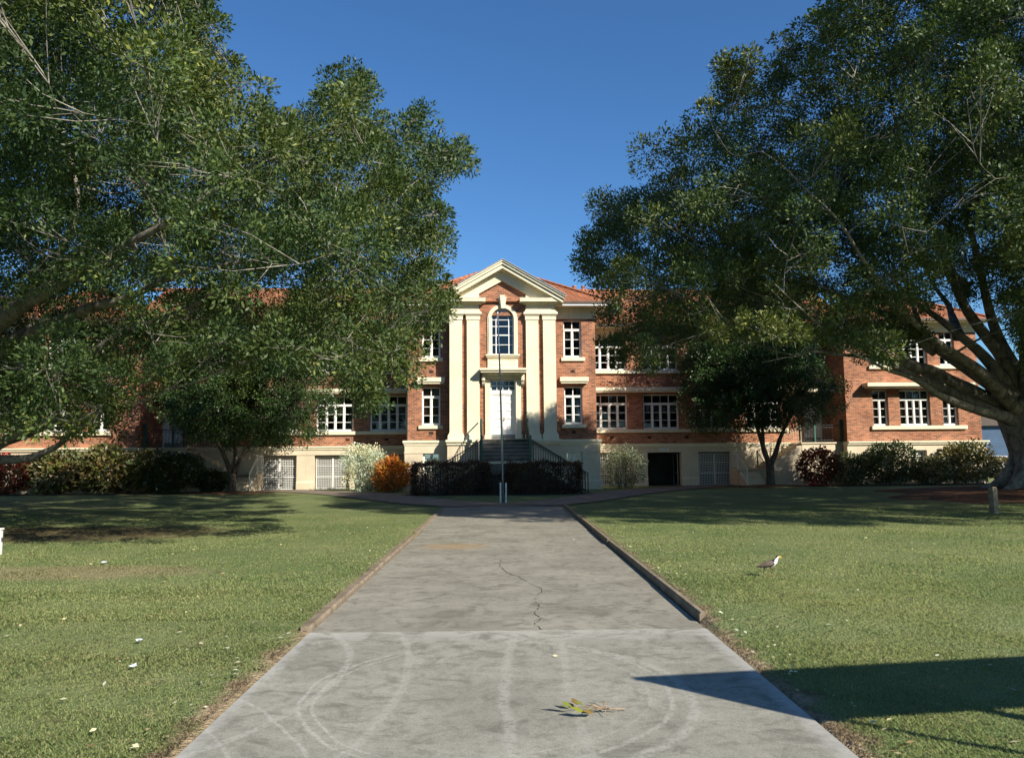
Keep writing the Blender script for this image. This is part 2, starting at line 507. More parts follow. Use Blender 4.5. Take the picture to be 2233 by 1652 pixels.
LM = dict(
    fig=leaf_mat('fig_leaf', (0.033, 0.060, 0.019), (0.096, 0.126, 0.036), (0.27, 0.27, 0.06), 0.08, rough=.5, spec=.3),
    fig2=leaf_mat('fig_leaf_olive', (0.040, 0.066, 0.022), (0.108, 0.132, 0.040), (0.26, 0.25, 0.07), 0.06, rough=.5, spec=.3),
    small=leaf_mat('dark_leaf', (0.022, 0.048, 0.014), (0.065, 0.110, 0.028), (0.13, 0.17, 0.04), 0.05),
    copper=leaf_mat('copper_leaf', (0.10, 0.145, 0.038), (0.16, 0.09, 0.042), (0.30, 0.23, 0.10), 0.12, scale=1.5),
    redleaf=leaf_mat('red_leaf', (0.05, 0.05, 0.02), (0.15, 0.035, 0.025), (0.50, 0.055, 0.04), 0.34, scale=2.0),
    dgreen=leaf_mat('shade_leaf', (0.025, 0.045, 0.015), (0.06, 0.075, 0.025), (0.11, 0.11, 0.04), 0.06, scale=1.5),
    pale=leaf_mat('pale_leaf', (0.07, 0.085, 0.03), (0.16, 0.12, 0.06), (0.52, 0.42, 0.24), 0.16, scale=1.5),
    snow=leaf_mat('snowbush_leaf', (0.66, 0.60, 0.43), (0.84, 0.77, 0.58), (0.14, 0.22, 0.08), 0.22, scale=2.0, trans=.15),
    greyg=leaf_mat('grey_green_leaf', (0.10, 0.12, 0.075), (0.19, 0.205, 0.14), (0.36, 0.36, 0.27), 0.10, scale=2.0),
    croton=leaf_mat('croton_leaf', (0.38, 0.095, 0.016), (0.50, 0.16, 0.025), (0.60, 0.32, 0.05), 0.2, scale=2.5),
    hedge=leaf_mat('hedge_leaf', (0.055, 0.034, 0.026), (0.125, 0.060, 0.046), (0.17, 0.14, 0.06), 0.12, scale=1.5),
)

# ------------------------------------------------------------------ ground, driveway, paths
def axis(parts):
    out = []
    for a, c, st in parts:
        out += list(np.arange(a, c - 1e-6, st))
    return np.array(out + [parts[-1][1]])


xs = axis([(-500, -80, 60), (-80, -30, 5), (-30, -2.6, 0.55), (-2.6, -2.0, 0.15), (-2.0, 2.1, 1.0), (2.1, 2.7, 0.06), (2.7, 30, 0.55), (30, 80, 5), (80, 500, 60)])
ys = axis([(-60, -6, 6), (-6, 3, 1.0), (3, 34, 0.5), (34, 46, 0.4), (46, 80, 4), (80, 800, 90)])
GX, GY = np.meshgrid(xs, ys)
GZ = gz(GX, GY)
und = (np.abs(GX - 0.04) < 2.08) & (GY < 28.2)
GZ = np.where(und, -0.05, GZ)
nx, ny = len(xs), len(ys)
idx = np.arange(nx * ny).reshape(ny, nx)
quad = np.stack([idx[:-1, :-1], idx[:-1, 1:], idx[1:, 1:], idx[1:, :-1]], -1).reshape(-1, 4)
mb = MB()
mb.add(np.stack([GX, GY, GZ], -1).reshape(-1, 3).tolist(), quad.tolist())
tag(mb.build('lawn', M['lawn'], sm=True), kind='structure')


def slab(name, y0, y1, mat, xa0, xa1, xb0, xb1, top=0.0):
    """driveway slab with a bevelled upper edge"""
    m = MB()
    bv = 0.012
    lo = [(xa0, y0, -0.12), (xa1, y0, -0.12), (xb1, y1, -0.12), (xb0, y1, -0.12)]
    mi = [(x, y, top - bv) for x, y, _ in lo]
    tp = [(xa0 + bv, y0 + bv, top), (xa1 - bv, y0 + bv, top), (xb1 - bv, y1 - bv, top), (xb0 + bv, y1 - bv, top)]
    m.add(lo + mi + tp, [(0, 1, 5, 4), (1, 2, 6, 5), (2, 3, 7, 6), (3, 0, 4, 7), (4, 5, 9, 8), (5, 6, 10, 9), (6, 7, 11, 10), (7, 4, 8, 11), (8, 9, 10, 11)])
    return tag(m.build(name, mat), kind='structure')


slab('driveway', -6, 8.36, M['new_conc'], -1.95, 2.10, -2.02, 2.10, 0.012)
dw = slab('driveway', 8.405, 18.72, M['old_conc'], -2.02, 2.10, -1.98, 2.09)
slab('driveway', 18.74, 28.6, M['old_conc'], -1.98, 2.09, -2.25, 2.12, 0.004)
# the crack that wanders down the old slab
ck = MB()
pts = [(0.40, 8.42), (0.33, 8.75), (0.42, 9.0), (0.34, 9.35), (0.43, 9.7), (0.36, 10.1), (0.45, 10.5), (0.52, 10.9), (0.38, 11.4), (0.24, 12.0), (0.05, 12.5), (-0.06, 13.2), (-0.05, 14.3)]
fine = []
for (a, c) in zip(pts[:-1], pts[1:]):
    for k in range(5):
        t = k / 5
        fine.append((a[0] + (c[0] - a[0]) * t + random.uniform(-.018, .018), a[1] + (c[1] - a[1]) * t))
fine.append(pts[-1])
for i in range(len(fine) - 1):
    (a, ya), (c, yc) = fine[i], fine[i + 1]
    if random.random() < 0.15: continue
    wd = random.uniform(.002, .006)
    ck.add([(a - wd, ya, .004), (a + wd, ya, .004), (c + wd, yc, .004), (c - wd, yc, .004)], [(0, 1, 2, 3)])
ck.build('crack', M['soil'], dw)


def strip(name, pts, wd, mat, dz=0.02):
    """flat path following the ground along a centre line"""
    P = []
    for (a, c) in zip(pts[:-1], pts[1:]):
        n = max(2, int(math.dist(a[:2], c[:2]) / 0.5))
        for k in range(n):
            P.append([a[j] + (c[j] - a[j]) * k / n for j in range(2)])
    P.append(list(pts[-1][:2]))
    P = np.array(P)
    for _ in range(12): P[1:-1] = (P[:-2] + 2 * P[1:-1] + P[2:]) / 4
    T = np.gradient(P, axis=0); T /= np.linalg.norm(T, axis=1)[:, None]
    Nn = np.stack([-T[:, 1], T[:, 0]], -1)
    m = MB(); vs = []
    cols = 5
    for p, n in zip(P, Nn):
        for k in range(cols):
            q = p + n * wd * (k / (cols - 1) - .5)
            vs.append((q[0], q[1], float(gz(q[0], q[1])) + dz))
    fs = []
    for i in range(len(P) - 1):
        for k in range(cols - 1):
            a = i * cols + k
            fs.append((a, a + cols, a + cols + 1, a + 1))
    m.add(vs, fs)
    return tag(m.build(name, mat), kind='structure')


strip('footpath', [(-16.0, 42.2), (-11.0, 41.6), (-8.0, 38.6), (-5.2, 34.6), (-2.6, 30.8), (-0.9, 29.2)], 2.5, M['path'], 0.028)
strip('footpath', [(16.0, 43.0), (11.0, 42.4), (8.0, 39.4), (5.0, 35.0), (2.6, 31.0), (0.9, 29.2)], 2.3, M['path'], 0.034)
m = MB(); m.add([(-2.25, 28.62, 0.012), (2.12, 28.62, 0.012), (2.6, 30.1, 0.02), (1.0, 30.45, 0.03), (-1.0, 30.45, 0.03), (-2.9, 30.3, 0.02)], [(0, 1, 2, 3, 4, 5)])
tag(m.build('footpath', M['path']), kind='structure')

# kerbs: raised on the right, almost flush and broken on the left
m = MB()
y = 8.72
while y < 28.3:
    L = random.uniform(2.2, 3.2); y2 = min(28.4, y + L)
    j = random.uniform(-.012, .012); top = 0.10 + random.uniform(-.012, .012)
    m.prism([(2.11 + j, -0.1), (2.175 + j, -0.1), (2.175 + j, top), (2.125 + j, top), (2.11 + j, top - .02)], y, y2 - .012)
    y = y2
tag(m.build('kerb', M['kerb']), kind='structure')
m = MB()
y = 8.5
while y < 27:
    L = random.uniform(0.9, 2.4); y2 = min(27.5, y + L)
    if random.random() < .85:
        j = random.uniform(-.015, .01)
        m.prism([(-2.13 + j, -0.1), (-2.02 + j, -0.1), (-2.02 + j, .03), (-2.035 + j, .045 + random.uniform(-.012, .012)), (-2.13 + j, .045)], y, y2 - .015)
    y = y2
tag(m.build('kerb', M['kerb']), kind='structure')


def bed(cx, cy, rx, ry, name='mulch_bed', mat=None, dz=0.03, n=40):
    m = MB(); vs = [(cx, cy, float(gz(cx, cy)) + dz)]; fs = []
    rr = [1 + 0.14 * math.sin(3 * a + cx) + 0.08 * math.sin(7 * a + cy) + random.uniform(-.04, .04) for a in np.linspace(0, 2 * math.pi, n, endpoint=False)]
    K = 8
    for k in range(1, K + 1):
        for i in range(n):
            a = 2 * math.pi * i / n; t = k / K
            x, y = cx + rx * t * rr[i] * math.cos(a), cy + ry * t * rr[i] * math.sin(a)
            vs.append((x, y, float(gz(x, y)) + dz * (1 if k < K else -0.6)))
    for i in range(n): fs.append((0, 1 + i, 1 + (i + 1) % n))
    for k in range(K - 1):
        for i in range(n):
            a = 1 + k * n + i; c = 1 + k * n + (i + 1) % n
            fs.append((a, a + n, c + n, c))
    m.add(vs, fs)
    return tag(m.build(name, mat or M['mulch'], sm=True), kind='structure')


bed(21.0, 30.0, 7.0, 5.2)
bed(-13.1, 38.7, 1.9, 1.3)
bed(13.7, 40.6, 2.0, 1.3)
bed(-0.3, 36.0, 4.4, 0.9, 'garden_bed', M['soil'])
bed(-21.5, 40.2, 8.5, 1.3, 'garden_bed', M['soil'])
bed(21.5, 41.8, 7.2, 1.4, 'garden_bed', M['soil'])

# ------------------------------------------------------------------ the school building
BLD = empty('school_building', (0, 40, 0), math.radians(2.5))
tag(BLD, 'long two storey red brick school building with cream pilasters, pediment and terracotta tiled roof', 'building')


def wall(name, x0, x1, z0, z1, yf, th, ops, mat, extra_x=()):
    """wall of real thickness with openings (xa,xb,za,zb) cut through it"""
    X = sorted({x0, x1, *[v for o in ops for v in o[:2]]}); Z = sorted({z0, z1, *[v for o in ops for v in o[2:]]})
    X = [v for v in X if x0 - 1e-6 <= v <= x1 + 1e-6]; Z = [v for v in Z if z0 - 1e-6 <= v <= z1 + 1e-6]
    bm = bmesh.new(); vv = {}
    def V(i, k):
        if (i, k) not in vv: vv[i, k] = bm.verts.new((X[i], yf, Z[k]))
        return vv[i, k]
    for i in range(len(X) - 1):
        for k in range(len(Z) - 1):
            cx, cz = (X[i] + X[i + 1]) / 2, (Z[k] + Z[k + 1]) / 2
            if any(a < cx < c and d < cz < f for a, c, d, f in ops): continue
            bm.faces.new((V(i, k), V(i + 1, k), V(i + 1, k + 1), V(i, k + 1)))
    r = bmesh.ops.extrude_face_region(bm, geom=bm.faces[:], use_keep_orig=True)
    bmesh.ops.translate(bm, verts=[g for g in r['geom'] if isinstance(g, bmesh.types.BMVert)], vec=(0, th, 0))
    bmesh.ops.recalc_face_normals(bm, faces=bm.faces[:])
    me = bpy.data.meshes.new(name); bm.to_mesh(me); bm.free()
    me.materials.append(mat)
    o = bpy.data.objects.new(name, me); COL.objects.link(o); o.parent = BLD
    return o


# --- window kinds: frame mesh and pane mesh, origin at the middle of the sill line on the frame's front
def win_kind(wd, ht, cols, top_h, rows, groups=None, rail=0.11):
    """cols casements each one pane wide, rows panes high, a row of top lights above a heavy transom"""
    m = MB(); hw = wd / 2; fr = 0.06; d = 0.09
    m.box(-hw, -hw + fr, 0, d, 0, ht); m.box(hw - fr, hw, 0, d, 0, ht)
    m.box(-hw + fr, hw - fr, 0, d, 0, fr * 1.15); m.box(-hw + fr, hw - fr, 0, d, ht - fr, ht)
    cb, ct = fr * 1.15, ht - fr
    if top_h:
        zt = ht - top_h - rail
        m.box(-hw + fr, hw - fr, -0.025, d, zt, zt + rail)
        ct = zt
        tops = groups or [1] * cols
        x = -hw + fr; iw = (wd - 2 * fr); n = sum(tops); acc = 0
        for g in tops[:-1]:
            acc += g; xx = x + iw * acc / n
            m.box(xx - .022, xx + .022, .005, d - .005, zt + rail, ht - fr)
        acc = 0
        for g in tops:
            for q in range(1, g):
                xx = x + iw * (acc + q) / n
                m.box(xx - .011, xx + .011, .03, .06, zt + rail, ht - fr)
            acc += g
    iw = wd - 2 * fr
    for k in range(1, cols):
        xx = -hw + fr + iw * k / cols
        m.box(xx - .042, xx + .042, -.012, d - .012, cb, ct)
    for k in range(cols):
        a = -hw + fr + iw * k / cols + (.042 if k else 0); c = -hw + fr + iw * (k + 1) / cols - (.042 if k < cols - 1 else 0)
        m.box(a, a + .028, .012, .062, cb, ct); m.box(c - .028, c, .012, .062, cb, ct)
        m.box(a + .028, c - .028, .012, .062, cb, cb + .045); m.box(a + .028, c - .028, .012, .062, ct - .03, ct)
        for r in range(1, rows):
            zz = cb + (ct - cb) * r / rows
            m.box(a + .028, c - .028, .022, .052, zz - .014, zz + .014)
    me = m_mesh(m, 'window', M['white'])
    g = MB(); g.box(-hw + fr * .6, hw - fr * .6, .040, .046, fr * .7, ht - fr * .6)
    return me, m_mesh(g, 'pane', M['glass']), (wd, ht, ct)


def m_mesh(m, name, mat):
    me = bpy.data.meshes.new(name); me.from_pydata(m.v, [], m.f); me.materials.append(mat); me.update()
    return me


def put_window(kind, x, y, z, blind=0.0, poster=None):
    me, pm, (wd, ht, ct) = kind
    o = inst('window', me, BLD, (x, y, z))
    inst('pane', pm, o, (0, 0, 0))
    if blind:
        m = MB(); hw = wd / 2 - .07; k = 0
        zb = .08 + (ht - .16) * (1 - blind)
        zz = zb
        while zz < ht - .1:
            m.add([(-hw, .12, zz), (hw, .12, zz), (hw, .145, zz + .045), (-hw, .145, zz + .045)], [(0, 1, 2, 3)])
            zz += .05
        m.build('blind', M['blind'], o)
    for (px, pz, pw, ph) in (poster or []):
        m = MB(); m.box(px - pw / 2, px + pw / 2, .052, .056, pz, pz + ph)
        m.build('poster', M['paper'], o)
    return o


K_side = win_kind(0.93, 1.94, 2, 0.44, 3)
K_wlow = win_kind(2.0, 1.94, 4, 0.46, 3, [1, 2, 1])
K_wup = win_kind(2.0, 1.82, 4, 0.44, 3, [1, 2, 1])
K_n2 = win_kind(0.86, 1.94, 2, 0.46, 3)
K_n4 = win_kind(1.7, 1.94, 4, 0.46, 3, [1, 2, 1])
K_base = win_kind(0.86, 1.10, 2, 0, 3)

YF = -0.60          # brick between the portico pilasters
YP = -0.78          # face of the pilasters
YW = 3.5            # wings
YE = 1.5            # end blocks

# --- central block: brick walls
side_ops = [(3.15, 4.08, 3.37, 5.31), (3.15, 4.08, 6.80, 8.74)]
base_op = [(3.16, 4.02, 0.92, 2.02)]
for s in (-1, 1):
    f = lambda o: (o[0], o[1], o[2], o[3]) if s > 0 else (-o[1], -o[0], o[2], o[3])
    ax = sorted((s * 2.5, s * 4.79))
    wall('wall', ax[0], ax[1], 2.62, 8.80, 0, 0.32, [f(o) for o in side_ops], M['brick'])
    wall('plinth_wall', ax[0], sorted((s * 2.5, s * 4.93))[1] if s > 0 else ax[1], -0.3, 2.36, -.10, 0.42, [f(base_op[0])], M['beige']) if s > 0 else \
        wall('plinth_wall', -4.93, -2.5, -0.3, 2.36, -.10, 0.42, [f(base_op[0])], M['beige'])
    # flank running back to the wing
    m = MB(); m.box(s * 4.79, s * 4.47, 0.32, 9.5, 2.62, 8.80); m.build('wall', M['brick'], BLD)
    m = MB(); m.box(s * 4.93, s * 4.47, 0.32, 9.5, -0.3, 2.36); m.build('plinth_wall', M['beige'], BLD)
    # frieze under the eaves
    m = MB(); m.box(s * 2.5, s * 4.83, -.04, 9.5, 8.803, 9.40); m.build('frieze', M['cream'], BLD)
    # moulding on top of the plinth
    m = MB()
    m.box(s * 2.5, s * 5.02, -.19, 3.45, 2.50, 2.62); m.box(s * 2.5, s * 4.98, -.14, 3.45, 2.42, 2.50); m.box(s * 2.5, s * 4.95, -.12, 3.45, 2.36, 2.42)
    m.build('plinth_moulding', M['cream'], BLD)
    m = MB(); m.box(s * 2.5, s * 4.955, -.125, 0.2, 1.98, 2.03); m.box(s * 2.5, s * 5.0, -.17, 3.45, -.3, .50)
    m.prism_x([(-.17, .50), (-.10, .60), (-.10, .50)], s * 2.5, s * 5.0); m.build('plinth_band', M['beige'], BLD)
    for (a, c, z0, z1), bl in zip(side_ops, (0.0, 0.55)):
        put_window(K_side, s * (a + c) / 2, 0.13, z0, blind=(0.75 if (s < 0 and bl == 0) else bl))
    put_window(K_base, s * 3.59, 0.05, .92)
    for z0, z1, xx in ((3.20, 3.372, 0.0), (6.62, 6.802, 0.0)):
        m = MB(); m.box(s * 3.02, s * 4.24, -.10, .13, z0, z1); m.build('sill', M['cream'], BLD)
    m = MB(); m.box(s * 2.92, s * 4.38, -.30, .0, 5.56, 5.78); m.box(s * 2.97, s * 4.33, -.24, .0, 5.46, 5.56); m.build('hood', M['cream'], BLD)
    for z in (2.92, 6.02):
        m = MB(); m.box(s * 3.50, s * 3.72, -.005, .02, z, z + .14); m.build('vent', M['vent'], BLD)

# --- portico: brick centre with door and arched window, rendered plinth, four pilasters
R0 = 0.575; R1 = 0.76; ZS = 8.67
ops = [(-.66, .66, 2.60, 5.62), (-.65, .65, 6.90, ZS + .2), (-.60, .60, ZS + .2, ZS + .35), (-.52, .52, ZS + .35, ZS + .47), (-.41, .41, ZS + .47, ZS + .575)]
wall('wall', -2.72, 2.72, 2.60, 10.62, YF, 0.55, ops, M['brick']) if False else None
wall('wall', -2.70, 2.70, 2.62, 9.05, YF, 0.55, [(-.66, .66, 2.62, 5.62)] + ops[1:2], M['brick'])
# upper centre (under the pediment), opening stepped behind the arch surround
wall('wall', -1.18, 1.18, 9.053, 9.90, YF, 0.55, [(-.52, .52, 9.053, ZS + .47), (-.41, .41, ZS + .47, ZS + .575)], M['brick'])
m = MB(); m.prism([(-1.18, 9.903), (1.18, 9.903), (1.18, 9.97), (0, 10.62), (-1.18, 9.97)], YF, YF + .3); m.build('wall', M['brick'], BLD)
for s in (-1, 1):
    m = MB(); m.box(s * 1.182, s * 2.66, YP, 0, 9.02, 9.50); m.build('frieze', M['cream'], BLD)
    m = MB(); m.box(s * 1.14, s * 2.70, YP - .05, YP, 9.03, 9.13); m.box(s * 1.14, s * 1.182, YP, YF - .002, 9.03, 9.13); m.build('architrave', M['cream'], BLD)
    m = MB()
    m.box(s * .86, s * 3.02, YP - .36, YF - .003, 9.50, 9.655); m.box(s * .845, s * 3.035, YP - .375, YF - .003, 9.655, 9.69)
    m.box(s * 1.04, s * 2.80, YP - .16, YF - .003, 9.43, 9.498)
    m.build('cornice', M['cream'], BLD)
    m = MB(); m.box(s * 1.10, s * 2.78, YF - .26, 0, -.3, 2.38)
    m.box(s * 1.10, s * 2.80, YF - .31, YF - .26, -.3, .5)
    m.build('plinth_wall', M['beige'], BLD)
    m = MB(); m.box(s * 1.08, s * 2.86, YP - .22, 0, 2.51, 2.63); m.box(s * 1.08, s * 2.82, YP - .15, 0, 2.38, 2.51)
    m.build('plinth_moulding', M['cream'], BLD)
    for xi in (1.485, 2.35):
        a, c = s * (xi - .315), s * (xi + .315)
        m = MB()
        m.box(a, c, YP, YF - .002, 2.98, 8.62)
        e_ = 0.035 * (1 if c > a else -1)
        m.box(a - e_, c + e_, YP - .03, YF - .002, 8.62, 8.80)
        m.build('pilaster', M['cream'], BLD)
        m = MB()
        for d_, z0, z1 in ((.045, 8.80, 8.85), (.075, 8.85, 8.90), (.12, 8.90, 8.985), (.10, 8.985, 9.028)):
            g = d_ * (1 if c > a else -1)
            m.box(a - g, c + g, YP - d_, YF - .002, z0, z1)
        m.build('capital', M['cream'], BLD)
        m = MB()
        g = .09 * (1 if c > a else -1)
        m.box(a - g, c + g, YP - .09, YF - .002, 2.63, 2.84)
        n = 6
        prof = [(YP - .075, 2.84), (YP - .055, 2.88), (YP - .02, 2.92), (YP, 2.98)]
        for (y0, z0), (y1, z1) in zip(prof[:-1], prof[1:]):
            q = (YP - y0) * (1 if c > a else -1)
            m.box(a - q, c + q, y0, YF - .002, z0, z1)
        m.build('pilaster_base', M['cream'], BLD)

# pediment: rendered tympanum with a brick-shaped recess, raking cornices
SL = 0.577
m = MB()
ap, zc = 11.30, 9.69
for s in (-1, 1):
    m.prism([(s * 1.18, zc), (s * 2.70, zc), (0, 11.26), (0, 10.62), (s * 1.18, 9.97)], YP + .01, YF + .25)
m.build('tympanum', M['cream'], BLD)
m = MB()
def rake(x_out, top, thick, y0, y1):
    for s in (-1, 1):
        zt = lambda x: top - SL * abs(x)
        m.prism([(0, zt(0)), (s * x_out, zt(x_out)), (s * x_out, zt(x_out) - thick), (0, zt(0) - thick)], y0, y1)
rake(3.14, 11.58, .075, YP - .56, YP + .3)
rake(3.09, 11.505, .13, YP - .50, YP + .3)
rake(3.03, 11.375, .20, YP - .42, YP + .3)
rake(2.90, 11.175, .10, YP - .10, YP + .3)
m.build('raking_cornice', M['cream'], BLD)
m = MB()
for s in (-1, 1):
    zt = lambda x: 11.60 - SL * abs(x)
    m.prism([(0, zt(0) + .03), (s * 3.17, zt(3.17) + .03), (s * 3.17, zt(3.17) - .015), (0, zt(0) - .015)], YP - .60, YP - .562)
m.build('gutter', M['zinc'], BLD)

# arch surround, keystone, sill, apron
m = MB(); N = 24
ring = []
for k in range(N + 1):
    a = math.pi * k / N
    ring.append((math.cos(a), math.sin(a)))
def arch_band(r0, r1, y0, y1):
    for k in range(N):
        (c0, s0), (c1, s1) = ring[k], ring[k + 1]
        m.prism([(r0 * c0, ZS + r0 * s0), (r1 * c0, ZS + r1 * s0), (r1 * c1, ZS + r1 * s1), (r0 * c1, ZS + r0 * s1)], y0, y1)
    for s in (-1, 1): m.box(s * r0, s * r1, y0, y1, 6.88, ZS)
arch_band(R0, .70, YF - .09, YF + .16)
arch_band(.70, R1, YF - .06, YF + .02)
m.build('arch_surround', M['cream'], BLD)
m = MB(); m.prism([(-.115, 9.22), (.115, 9.22), (.20, 9.80), (-.20, 9.80)], YF - .17, YF); m.prism([(-.07, 9.20), (.07, 9.20), (.125, 9.88), (-.125, 9.88)], YF - .24, YF - .17)
m.build('keystone', M['cream'], BLD)
m = MB(); m.box(-.86, .86, YF - .22, YF + .16, 6.80, 6.88); m.box(-.82, .82, YF - .16, YF + .05, 6.72, 6.80); m.build('sill', M['cream'], BLD)
m = MB(); m.box(-.76, .76, YF - .08, YF, 6.17, 6.72); m.box(-.64, .64, YF - .10, YF - .08, 6.36, 6.40); m.box(-.64, .64, YF - .10, YF - .08, 6.60, 6.63)
m.box(-.64, -.61, YF - .10, YF - .08, 6.40, 6.60); m.box(.61, .64, YF - .10, YF - .08, 6.40, 6.60); m.build('apron_panel', M['cream'], BLD)
# arched window
aw = empty('arched_window', (0, YF + .12, 0)); aw.parent = BLD
m = MB()
def bar(x0, z0, x1, z1, hw_, y0=.02, y1=.06):
    dx, dz = x1 - x0, z1 - z0; L = math.hypot(dx, dz); nx_, nz_ = -dz / L * hw_, dx / L * hw_
    m.prism([(x0 + nx_, z0 + nz_), (x1 + nx_, z1 + nz_), (x1 - nx_, z1 - nz_), (x0 - nx_, z0 - nz_)], y0, y1)
for k in range(N):
    (c0, s0), (c1, s1) = ring[k], ring[k + 1]
    for r0, r1, y0, y1 in ((.52, R0 + .01, 0, .08), (.30, .335, .015, .06)):
        m.prism([(r0 * c0, ZS + r0 * s0), (r1 * c0, ZS + r1 * s0), (r1 * c1, ZS + r1 * s1), (r0 * c1, ZS + r0 * s1)], y0, y1)
for s in (-1, 1): m.box(s * .52, s * (R0 + .01), 0, .08, 6.88, ZS); m.box(s * .30, s * .345, .01, .065, 6.94, ZS)
m.box(-.52, .52, 0, .08, 6.88, 6.94)
for z in (7.40, 7.88, 8.34, ZS): m.box(-.52, .52, .022, .058, z - .016, z + .016)
m.box(-.30, .30, .005, .07, 7.86, 7.92)
for a in (36, 68, 112, 144): bar(.33 * math.cos(math.radians(a)), ZS + .33 * math.sin(math.radians(a)), .54 * math.cos(math.radians(a)), ZS + .54 * math.sin(math.radians(a)), .014)
m.build('frame', M['white'], aw)
m = MB(); m.prism([(.55 * c_, ZS + .55 * s_) for c_, s_ in ring] + [(-.55, 6.90), (.55, 6.90)], .038, .044); m.build('pane', M['glass'], aw)

# entrance: canopy, brackets, architrave, transom light, double door
m = MB(); m.box(-1.17, 1.17, YF - .70, YF, 6.03, 6.14); m.box(-1.12, 1.12, YF - .63, YF, 5.93, 6.03); m.box(-1.02, 1.02, YF - .40, YF, 5.85, 5.93); m.build('door_canopy', M['cream'], BLD)
for s in (-1, 1):
    m = MB(); m.box(s * .90, s * 1.06, YF - .34, YF, 5.55, 5.85); m.prism_x([(YF - .30, 5.55), (YF - .22, 5.38), (YF - .1, 5.28), (YF, 5.28), (YF, 5.55)], s * .91, s * 1.05); m.box(s * .94, s * 1.02, YF - .36, YF - .34, 5.60, 5.80); m.build('bracket', M['cream'], BLD)
m = MB()
for s in (-1, 1): m.box(s * .64, s * .90, YF - .10, YF + .14, 2.62, 5.70); m.box(s * .62, s * .94, YF - .13, YF + .14, 2.62, 2.85)
m.box(-.94, .94, YF - .10, YF + .14, 5.63, 5.85); m.build('door_surround', M['cream'], BLD)
dr = empty('entrance_door', (0, YF + .14, 0)); dr.parent = BLD
m = MB()
m.box(-.64, -.60, 0, .1, 2.62, 5.63); m.box(.60, .64, 0, .1, 2.62, 5.63); m.box(-.60, .60, 0, .1, 5.58, 5.63); m.box(-.60, .60, -.02, .1, 4.90, 5.06); m.build('door_frame', M['white'], dr)
m = MB(); m.box(-.60, .60, .02, .08, 5.06, 5.10); m.box(-.60, .60, .02, .08, 5.55, 5.58)
for x in (-.585, -.30, 0, .30, .585): m.box(x - .016, x + .016, .02, .08, 5.10, 5.55)
m.box(-.585, .585, .03, .07, 5.30, 5.33); tr = m.build('transom_light', M['white'], dr)
m = MB(); m.box(-.59, .59, .045, .051, 5.08, 5.57); m.build('pane', M['glass'], tr)
for s in (-1, 1):
    m = MB(); x0, x1 = s * .008, s * .598
    m.box(x0, x1, .045, .085, 2.64, 4.89)
    st = .09 * s
    m.box(x0, x0 + st, .02, .045, 2.88, 4.89); m.box(x1 - st, x1, .02, .045, 2.88, 4.89)
    for z in (2.88, 3.28, 3.67, 4.06, 4.45, 4.82): m.box(x0 + st, x1 - st, .02, .045, z, z + (.09 if z < 4.8 else .07))
    lf = m.build('door_leaf', M['white'], dr)
    m = MB(); m.box(x0, x1, .012, .045, 2.64, 2.875); m.build('kick_plate', M['grey'], lf)
    if s > 0:
        m = MB(); m.tube([(.055, .02, 3.62), (.055, -.035, 3.62)], .03, 8); m.box(.035, .075, .012, .02, 3.56, 3.74); m.build('handle', M['brass'], lf)

# --- front stairs
def prof_steps(m, x0, x1, y_top, z_top, n, rise, run, axis_='y', sgn=1, z_b=-.3):
    """flight going down from (y_top,z_top) in steps, one solid profile"""
    p = [(y_top, z_b), (y_top, z_top)]
    y, z = y_top, z_top
    for k in range(n):
        p.append((y + sgn * run * (k + 1) if False else y, z)) if False else None
        z -= rise; p.append((y, z)); y += sgn * run; p.append((y, z))
    p.append((y, z_b))
    q = [p[0]]
    for a in p[1:]:
        if math.dist(a, q[-1]) > 1e-6: q.append(a)
    return q, y, z
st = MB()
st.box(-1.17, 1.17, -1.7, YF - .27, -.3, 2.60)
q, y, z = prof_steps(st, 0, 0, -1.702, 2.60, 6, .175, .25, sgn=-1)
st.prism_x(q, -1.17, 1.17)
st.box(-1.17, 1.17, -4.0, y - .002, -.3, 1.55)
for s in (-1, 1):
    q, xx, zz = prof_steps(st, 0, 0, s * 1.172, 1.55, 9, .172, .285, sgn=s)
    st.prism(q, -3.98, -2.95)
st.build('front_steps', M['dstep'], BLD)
m = MB()
for k in range(1, 7): m.box(-1.165, 1.165, -1.702 - .25 * k - .03, -1.702 - .25 * (k - 1), 2.60 - .175 * k - .0, 2.60 - .175 * k + .03)
m.box(-1.165, 1.165, -1.735, -1.60, 2.602, 2.632)
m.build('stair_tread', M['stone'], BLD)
m = MB(); m.box(-1.20, 1.20, -4.03, -4.0, 1.47, 1.55); m.build('step_edge', M['cream'], BLD)
for s in (-1, 1):
    m = MB(); m.prism_x([(-3.2, -.3), (-3.2, 1.60), (-1.70, 2.66), (-.9, 2.66), (-.9, -.3)], s * 1.172, s * 1.30); m.build('stair_wall', M['beige'], BLD)


def railing(name, a, c, h, step=0.13, mat=None, rb=.009, flat=False, posts=()):
    m = MB(); a = Vector(a); c = Vector(c); up = Vector((0, 0, 1))
    m.tube([a + up * h, c + up * h], .022, 6); m.tube([a + up * .10, c + up * .10], .012, 5); m.tube([a + up * (h - .12), c + up * (h - .12)], .010, 5)
    n = max(2, int((c - a).length / step))
    for k in range(n + 1):
        p = a.lerp(c, k / n); m.tube([p + up * .10, p + up * h], rb, 4)
    for t in posts:
        p = a.lerp(c, t); m.tube([p, p + up * (h + .05)], .024, 6)
    return m.build(name, mat or M['iron'], BLD)


